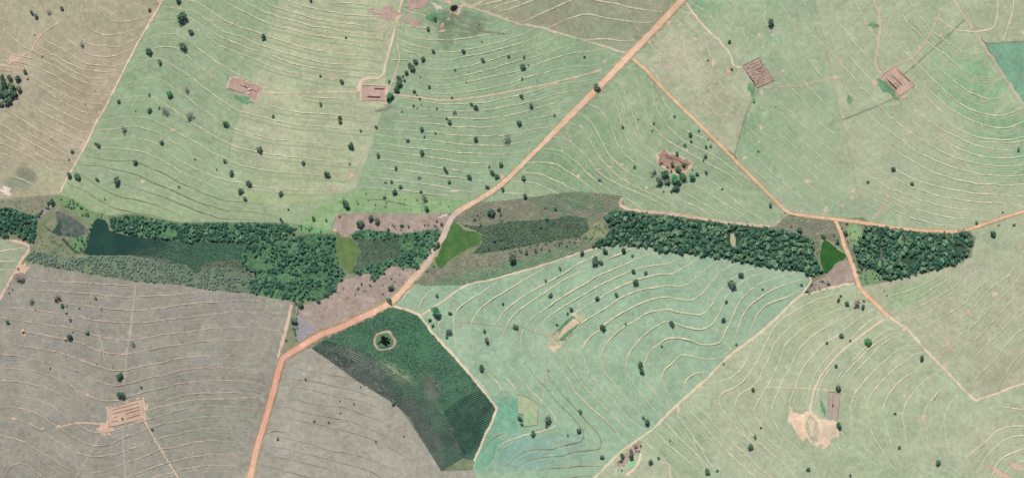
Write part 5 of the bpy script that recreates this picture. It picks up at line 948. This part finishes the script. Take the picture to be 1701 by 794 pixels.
# woods: dense crowns; the largest 300 are single trees, the rest one mass each
WOODS = {
 'strip': dict(poly=[(1007,353),(1040,351),(1080,358),(1120,360),(1160,366),(1200,371),(1260,378),(1280,378),(1310,384),(1326,390),(1350,398),(1353,415),(1351,427),(1361,441),(1369,455),(1353,457),(1337,452),(1306,447),(1260,439),(1230,435),(1191,427),(1151,422),(1107,417),(1070,408),(1024,405),(990,410),(983,406),(1005,393),(1015,380),(1003,362)], sp=5.0, r=(2.0, 5.2), holes=[(1218,398,8,14)], n=165, label='rounded tree crown in the dense wood strip left of the deep green pond', tone='wood'),
 'east': dict(poly=[(1436,376),(1460,375),(1485,380),(1513,384),(1541,388),(1571,389),(1607,384),(1615,394),(1613,406),(1607,426),(1581,439),(1557,445),(1531,450),(1497,462),(1468,461),(1454,447),(1428,445),(1417,408),(1434,392)], sp=5.2, r=(2.0, 5.2), holes=[(1464,421,5,16),(1594,413,8,8),(1512,432,14,9),(1552,395,8,5)], n=85, label='tree crown in the dense wood right of the dirt track', tone='wood'),
 'north_left': dict(poly=[(182,362),(220,357),(260,365),(301,371),(361,370),(420,370),(481,373),(492,384),(470,398),(420,400),(371,400),(309,402),(287,398),(248,393),(212,389),(186,383)], sp=4.6, r=(2.0, 4.0), holes=[(280,386,16,8),(385,378,8,6)], n=50, clump=.3, label='tree crown in the long thicket above the reed bed', tone='left'),
 'left': dict(poly=[(405,400),(440,398),(480,394),(525,388),(557,390),(559,420),(563,441),(575,455),(561,471),(557,483),(529,499),(481,499),(444,491),(415,484),(400,470),(420,455),(400,440)], sp=4.6, r=(2.0, 3.8), holes=[(430,440,20,8),(470,460,10,7)], n=0, label='', tone='left', clump=.44),
 'mid': dict(poly=[(588,384),(608,381),(645,385),(661,389),(729,380),(726,411),(709,423),(695,446),(673,446),(651,440),(627,463),(617,466),(616,452),(597,457),(589,451),(612,440),(653,431),(668,420),(664,400),(653,395),(614,399),(584,395)], sp=4.6, r=(1.9, 3.5), holes=[(675,408,12,7)], n=0, label='', tone='left', clump=.42),
 'scrub': dict(poly=[(40,430),(53,416),(83,423),(126,428),(156,425),(209,425),(220,427),(277,438),(309,440),(325,454),(337,446),(361,444),(420,446),(440,470),(420,488),(381,483),(337,479),(293,471),(256,469),(202,463),(156,455),(111,447),(73,441)], sp=3.7, r=(1.3, 2.7), holes=[(325,462,6,12),(385,455,14,6),(400,475,10,6)], n=0, label='', tone='scrub', clump=.3),
 'far_left': dict(poly=[(-60,345),(0,347),(15,345),(38,353),(60,361),(59,378),(60,391),(53,404),(39,398),(27,386),(12,386),(9,397),(0,391),(-60,392)], sp=4.8, r=(2.0, 4.2), holes=[(48,373,5,4)], n=0, label='', tone='left'),
 'edge_green': dict(poly=[(98,328),(125,334),(150,350),(182,358),(182,376),(165,362),(140,360),(110,346)], sp=4.2, r=(1.1, 2.4), holes=[], n=0, label='', tone='left', keep=.75, clump=.45),
 'stream': dict(poly=[(84,328),(94,330),(90,338),(72,352),(60,364),(56,360),(70,346)], sp=4.5, r=(1.8, 3.0), holes=[], n=0, label='', tone='left'),
 'swamp': dict(poly=[(112,384),(146,388),(142,420),(138,426),(124,418),(108,398)], sp=5.5, r=(1.4, 2.6), holes=[], n=0, label='', tone='left', keep=.6),
 'lake_edge': dict(poly=[(150,370),(155,364),(151,385),(144,404),(139,424),(134,422),(142,394)], sp=3.5, r=(1.4, 2.2), holes=[], n=0, label='', tone='left', keep=.8),
 'grass_shrubs': dict(poly=[(500,374),(545,382),(558,388),(525,387),(492,382),(450,369),(470,366)], sp=6.0, r=(1.5, 2.8), holes=[], n=0, label='', tone='left', keep=.45),
 'soil_shrubs': dict(poly=[(645,372),(730,372),(726,381),(661,388)], sp=7, r=(1.2, 2.0), holes=[], n=0, label='', tone='left', keep=.5),
 'soil_shrubs2': dict(poly=[(560,478),(600,458),(650,442),(690,448),(680,462),(600,500),(540,500)], sp=9, r=(1.0, 1.9), holes=[], n=0, label='', tone='left', keep=.25),
 'marsh_rim': dict(poly=[(795,418),(830,410),(900,398),(968,388),(985,398),(960,402),(900,412),(840,424)], sp=6, r=(1.2, 2.4), holes=[], n=0, label='', tone='left', keep=.5),
 'strip_rim': dict(poly=[(985,372),(1003,362),(1012,380),(1003,392),(983,402),(978,392)], sp=5, r=(1.2, 2.4), holes=[], n=0, label='', tone='scrub', keep=.6),
 'pond_rim_shrubs': dict(poly=[(1352,398),(1366,398),(1362,420),(1363,444),(1355,436),(1352,418)], sp=4.5, r=(1.1, 2.0), holes=[], n=0, label='', tone='scrub', keep=.7),
 'east_rim': dict(poly=[(1412,378),(1434,376),(1434,392),(1417,408),(1428,446),(1454,448),(1468,462),(1436,474),(1424,455),(1412,415),(1402,385)], sp=5.6, r=(1.2, 2.4), holes=[], n=0, label='', tone='left', keep=.5),
 'soil_shrubs3': dict(poly=[(1345,476),(1372,460),(1384,470),(1370,482),(1335,492)], sp=5, r=(1.0, 2.0), holes=[], n=0, label='', tone='scrub', keep=.6),
 'row_shrubs': dict(poly=[(775,358),(830,352),(850,366),(800,375)], sp=8, r=(1.0, 2.0), holes=[], n=0, label='', tone='left', keep=.4),
 'lush_shrubs': dict(poly=[(555,330),(600,318),(760,335),(740,352),(560,352)], sp=9, r=(0.9, 1.9), holes=[], n=0, label='', tone='left', keep=.3),
 'strip_margin': dict(poly=[(1003,352),(1040,348),(1120,357),(1200,368),(1290,377),(1356,396),(1350,399),(1280,380),(1200,373),(1120,362),(1040,353)], sp=3.6, r=(.8, 2.2), holes=[], n=0, label='', tone='wood', keep=.55),
 'east_margin': dict(poly=[(1436,374),(1485,378),(1541,386),(1607,381),(1619,394),(1616,408),(1610,429),(1581,443),(1531,454),(1497,465),(1497,460),(1531,449),(1581,437),(1604,425),(1611,406),(1605,386),(1541,390),(1485,382)], sp=3.6, r=(.8, 2.2), holes=[], n=0, label='', tone='left', keep=.55),
 'corner_scrub': dict(poly=[(58,388),(100,392),(135,424),(120,428),(60,414)], sp=5, r=(.9, 1.9), holes=[], n=0, label='', tone='scrub', keep=.45),
 'bank_scrub': dict(poly=[(0,332),(60,334),(84,332),(60,352),(30,348),(0,345)], sp=6, r=(.8, 1.7), holes=[], n=0, label='', tone='scrub', keep=.35),
 'lower_row': dict(poly=[(490,502),(500,500),(497,520),(492,560),(486,555)], sp=5, r=(1.2, 2.4), holes=[], n=0, label='', tone='left', keep=.6),
}
MASSLABEL = {'strip': ('woodland', 'remaining crowns of the dense wood strip left of the deep green pond'), 'east': ('woodland', 'remaining crowns of the dense wood right of the dirt track'), 'north_left': ('thicket', 'bushes filling the long thicket above the reed bed'),
 'left': ('thicket', 'dense clumped thicket left of the olive pond'), 'mid': ('thicket', 'thicket between the olive pond and the dam road'), 'scrub': ('scrub', 'dull grey green scrub band above the grey field'), 'far_left': ('thicket', 'dark thicket at the left edge'),
 'edge_green': ('scrub', 'loose bushes above the swampy mud'), 'stream': ('scrub', 'dark bushes lining the grey stream bed'), 'swamp': ('scrub', 'bushes beside the dark ditch'), 'lake_edge': ('scrub', 'bushes on the left bank of the teal lake'), 'grass_shrubs': ('scrub', 'bushes in the bright grass left of the mauve soil'),
 'soil_shrubs': ('scrub', 'small bushes on the upper mauve soil'), 'soil_shrubs2': ('scrub', 'small bushes on the lower mauve soil'), 'marsh_rim': ('scrub', 'bushes along the lower rim of the dark marsh'), 'strip_rim': ('scrub', 'pale bushes at the left end of the wood strip'), 'pond_rim_shrubs': ('scrub', 'pale bushes on the left bank of the deep green pond'),
 'east_rim': ('scrub', 'loose bushes between the dirt track and the right wood'), 'soil_shrubs3': ('scrub', 'small bushes below the deep green pond'), 'row_shrubs': ('scrub', 'small bushes above the green pond'), 'lush_shrubs': ('scrub', 'small bushes scattered in the bright grass strip'), 'strip_margin': ('scrub', 'bushes fringing the top of the wood strip'), 'east_margin': ('scrub', 'bushes fringing the right wood'), 'corner_scrub': ('scrub', 'low bushes left of the dark ditch'), 'bank_scrub': ('scrub', 'low bushes above the thicket at the left edge'), 'lower_row': ('scrub', 'bushes in the strip beside the pink fire break')}
PROTO = {}
for sz, (nl, lf) in dict(big=(90, .27), small=(34, .40)).items():
    PROTO[sz] = [crown_data(500 + k + len(sz)*31, nl, lf, 4, flat=.8) for k in range(7)]
def mass(name, items, mat, label, z0=0.3):
    """items (x, y, r, height of the crown centre, tint) -> one mesh of leaf quads"""
    VV = []; FF = []; TT = []; nv = 0
    for (x, y, r, h, ti) in items:
        V, Q = PROTO['big' if r > 2.2 else 'small'][random.randrange(7)]; a = random.uniform(0, 6.28); ca, sa = math.cos(a), math.sin(a)
        P = np.empty_like(V); P[:, 0] = (V[:, 0]*ca - V[:, 1]*sa) * r; P[:, 1] = (V[:, 0]*sa + V[:, 1]*ca) * r; P[:, 2] = V[:, 2] * r
        wx, wy, wz = W(x, y, z0 + h); P += np.array([wx, wy, wz])
        VV.append(P); FF.append(np.array(Q) + nv); TT.append(np.full(len(V), ti)); nv += len(V)
    V = np.concatenate(VV); F = np.concatenate(FF); T = np.concatenate(TT)
    me = bpy.data.meshes.new(name); me.vertices.add(len(V)); me.vertices.foreach_set('co', V.ravel()); me.loops.add(F.size); me.loops.foreach_set('vertex_index', F.ravel().astype(np.int32))
    me.polygons.add(len(F)); me.polygons.foreach_set('loop_start', np.arange(0, F.size, 4, dtype=np.int32)); me.polygons.foreach_set('loop_total', np.full(len(F), 4, np.int32))
    at = me.attributes.new('tint', 'FLOAT', 'POINT'); at.data.foreach_set('value', T.astype(np.float32)); me.materials.append(mat); me.update(); me.validate()
    o = link(bpy.data.objects.new(name, me)); o['kind'] = 'stuff'; o['label'] = label; return o
def scatter(poly, sp, keep=1.0, holes=(), jit=.75):
    xs = [p[0] for p in poly]; ys = [p[1] for p in poly]; out = []; row = 0; y = min(ys)
    while y < max(ys):
        x = min(xs) + (sp/2 if row % 2 else 0)
        while x < max(xs):
            px, py = x + random.uniform(-jit, jit)*sp, y + random.uniform(-jit, jit)*sp
            if inpoly(px, py, poly) and random.random() < keep and not any(((px-a)/c)**2 + ((py-b)/d)**2 < 1 for a, b, c, d in holes): out.append((px, py))
            x += sp
        y += sp * .87; row += 1
    return out
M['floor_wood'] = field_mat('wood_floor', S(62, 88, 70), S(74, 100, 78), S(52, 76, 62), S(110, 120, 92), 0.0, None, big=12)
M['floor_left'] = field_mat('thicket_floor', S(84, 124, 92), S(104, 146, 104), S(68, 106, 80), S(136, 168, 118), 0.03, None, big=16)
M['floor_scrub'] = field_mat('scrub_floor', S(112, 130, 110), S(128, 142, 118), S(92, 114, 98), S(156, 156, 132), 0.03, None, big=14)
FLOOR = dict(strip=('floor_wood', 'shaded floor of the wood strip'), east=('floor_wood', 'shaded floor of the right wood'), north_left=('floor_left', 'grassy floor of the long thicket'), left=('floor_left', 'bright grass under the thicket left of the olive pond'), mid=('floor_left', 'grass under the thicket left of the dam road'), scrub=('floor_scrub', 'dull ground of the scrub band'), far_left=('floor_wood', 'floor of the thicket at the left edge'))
ZN = ['at its left end', 'left of its middle', 'in its middle', 'right of its middle', 'at its right end']
WN = {'strip': 'wood strip left of the deep green pond', 'east': 'dense wood right of the dirt track', 'north_left': 'long thicket above the reed bed'}
def zone_label(key, wd, x, y):
    xs = [p[0] for p in wd['poly']]; zx = min(4, int(5 * (x - min(xs)) / (max(xs) - min(xs))))
    near = [q for q in wd['poly'] if abs(q[0] - x) < 45]; my = (min(q[1] for q in near) + max(q[1] for q in near)) / 2
    return '%s crown in the %s, %s' % ('upper' if y < my else 'lower', WN[key], ZN[zx])
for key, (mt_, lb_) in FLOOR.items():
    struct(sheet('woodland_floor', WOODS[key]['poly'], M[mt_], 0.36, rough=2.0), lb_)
sheet('dry_grass_patch', [(1214,388),(1220,386),(1223,398),(1222,408),(1217,410),(1213,400)], M['dry_patch'], 0.45, terr, grid=6, rough=1.5)
for key, wd in WOODS.items():
    pts = scatter(wd['poly'], wd['sp'], wd.get('keep', 1.0), wd['holes'])
    it = []
    if 'clump' in wd: pts = [(x, y) for x, y in pts if .5 + .75*nz(x, y, 15, 21) + .35*nz(x, y, 6, 17) > wd['clump']]
    for (x, y) in pts:
        q = .5 + .5*nz(x, y, 26, 11); r = wd['r'][0] + (wd['r'][1]-wd['r'][0]) * min(1, max(0, .35*q + .65*random.random()))
        it.append([x, y, r, q])
    it.sort(key=lambda a: -a[2]); n = wd['n']
    for k, (x, y, r, q) in enumerate(it[:n]):
        tree(x, y, r * 1.08, 'w', 'forest_tree', zone_label(key, wd, x, y), 'tree', 'trees of the ' + {'strip': 'wood strip', 'east': 'right wood', 'north_left': 'long thicket'}[key], 1.15, k)
    hk = .6 if wd['tone'] == 'scrub' else 1.05
    rest = [(x, y, r, r * hk * random.uniform(.75, 1.35), min(1, max(0, .6*q + random.uniform(-.25, .45)))) for x, y, r, q in it[n:]]
    # understorey below the single trees so that no bare ground shows in the dense woods
    if key in ('strip', 'east', 'north_left'):
        rest += [(x, y, random.uniform(2.0, 2.8), 1.4, random.uniform(0, .5)) for x, y in scatter(wd['poly'], 4.6, .8, wd['holes'])]
    elif key in ('left', 'mid', 'far_left'):
        rest += [(x, y, random.uniform(1.2, 2.0), .8, random.uniform(.2, 1)) for x, y in scatter(wd['poly'], 4.0, .75, wd['holes'])]
    nm, lb = MASSLABEL[key]
    mass(nm, rest, LFS[wd['tone']], lb)

# low marsh growth
mass('reeds', [(x, y, random.uniform(.9, 1.7), .4, random.uniform(0, .55)) for x, y in scatter(MZ1, 3.6, .75)], LFS['reed'], 'low reeds right of the teal lake')
mass('reeds', [(x, y, random.uniform(.8, 1.7), .4, random.uniform(0, .9)) for x, y in scatter(MZ2, 3.2, .7)], LFS['reed'], 'low reeds right of the olive pond')
mass('reeds', [(x, y, random.uniform(.9, 2.0), .4, min(1, max(0, .5 + .9*nz(x, y, 14, 3) + random.uniform(-.3, .3)))) for x, y in scatter(MZ3, 3.0, .75)], LFS['reed'], 'low marsh plants right of the green pond')
mass('pond_weed', [(638 + random.gauss(0, 4.0), 566 + random.gauss(0, 3.2), random.uniform(1.6, 2.6), .5, random.uniform(0, .3)) for _ in range(60)], LFS['weed'], 'dark weed in the middle of the round pond', 0.6)

# planted rows
def row_mass(name, rows, mat, label, wd=1.1, hg=.8, z=0.38, gap=0.0):
    """plant rows: lumpy ridges with leaf tufts, one mesh"""
    VV = []; FF = []; TT = []; k = 0
    for L in rows:
        L = resample(L, 2.2); n = len(L); 
        if n < 3: continue
        prev = None
        for i, (x, y) in enumerate(L):
            a = L[max(0, i-1)]; b = L[min(n-1, i+1)]; dx, dy = b[0]-a[0], b[1]-a[1]; q = math.hypot(dx, dy) or 1; nx, ny = -dy/q, dx/q
            h = hg * (.75 + .5*random.random() + .5*nz(x, y, 9, 2)); w_ = wd * (.75 + .5*random.random())/2; ti = min(1, max(0, .5 + .9*nz(x, y, 16, 6) + random.uniform(-.25, .25)))
            jx = random.uniform(-.25, .25)
            for off, zz in ((-w_, 0), (-w_*.5, h), (w_*.5, h*.95), (w_, 0)):
                VV.append(W(x + nx*(off+jx), y + ny*(off+jx), z + zz)); TT.append(ti)
            if prev is not None and random.random() > gap:
                for c in range(3): FF.append((prev+c, k+c, k+c+1, prev+c+1))
            prev = k; k += 4
    me = bpy.data.meshes.new(name); me.from_pydata(VV, [], FF); at = me.attributes.new('tint', 'FLOAT', 'POINT'); at.data.foreach_set('value', np.array(TT, np.float32)); me.materials.append(mat)
    bm = bmesh.new(); bm.from_mesh(me); bmesh.ops.recalc_face_normals(bm, faces=bm.faces); bm.to_mesh(me); bm.free()
    o = link(bpy.data.objects.new(name, me)); o['kind'] = 'stuff'; o['label'] = label; return o
def guides(G, counts):
    rows = []
    for a, b, n in zip(G[:-1], G[1:], counts):
        A = smoothline(a, 3); B = smoothline(b, 3)
        for k in range(n):
            t = k / n; m = 40; row = []
            for j in range(m + 1):
                pa = A[int(round(j/m*(len(A)-1)))]; pb = B[int(round(j/m*(len(B)-1)))]
                row.append((pa[0] + (pb[0]-pa[0])*t, pa[1] + (pb[1]-pa[1])*t))
            rows.append(row)
    return rows
def rows_in(poly, ang, sp, bend=0.0):
    cx = sum(p[0] for p in poly)/len(poly); cy = sum(p[1] for p in poly)/len(poly); R_ = max(math.hypot(p[0]-cx, p[1]-cy) for p in poly) + 5; rows = []
    c, s = math.cos(ang), math.sin(ang); v = -R_
    while v < R_:
        cur = []; u = -R_
        while u < R_:
            vv = v + bend*math.sin(u/40.0) * 5 + 1.2*nz(u, v, 30, 4); x, y = cx + u*c - vv*s, cy + u*s + vv*c
            if inpoly(x, y, poly): cur.append((x, y))
            else:
                if len(cur) > 3: rows.append(cur)
                cur = []
            u += 2.5
        if len(cur) > 3: rows.append(cur)
        v += sp
    return rows
CSW = guides([[(520,579),(560,607),(590,629),(635,657),(663,676),(700,727),(733,780)], [(528,573),(580,596),(628,622),(668,652),(706,688),(735,722),(769,758)]], [9])
CSW += guides([[(528,573),(580,596),(628,622),(668,652),(706,688),(735,722),(768,755)], [(540,563),(600,580),(650,612),(690,640),(716,662),(740,694),(760,734)]], [6])
row_mass('cane_rows', CSW, LFS['canerow'], 'dark planted rows along the lower left edge of the cane field', 1.7, 1.4, 0.35, .12)
CSE = guides([[(798,648),(780,655),(758,668),(738,684)], [(822,677),(800,686),(775,704),(754,722)], [(795,744),(788,747),(780,752),(772,757)]], [11, 14])
row_mass('cane_rows', CSE, LFS['canerow2'], 'curved dark green cane rows in the right corner of the cane field', 1.6, 1.6, 0.35)
UP = [(545,560),(610,529),(646,511),(692,524),(720,557),(758,600),(796,646),(770,655),(740,680),(715,655),(690,636),(650,608),(600,582)]
mass('cane_bushes', [(x, y, random.uniform(.8, 1.9), .35, min(1, max(0, .5 + 1.0*nz(x, y, 24, 5) + random.uniform(-.3, .3)))) for x, y in scatter(UP, 2.9, .8, [(638,567,21,19), (712,640,10,16), (722,660,10,8)])], LFS['cane'], 'leafy green growth round the round pond')
row_mass('crop_rows', rows_in(T1, R(19), 3.6, .8), LFS['row'], 'young rows above the dark marsh', 1.5, .65, 0.42, .18)
row_mass('crop_rows', rows_in(T2, R(-17), 3.6, .5), LFS['row'], 'young rows below the green pond', 1.5, .65, 0.42, .2)
row_mass('crop_rows', rows_in(T3, R(10), 3.2, .3), LFS['row'], 'young rows beside the track fork', 1.5, .65, 0.42, .15)
print('objects', len(bpy.data.objects))
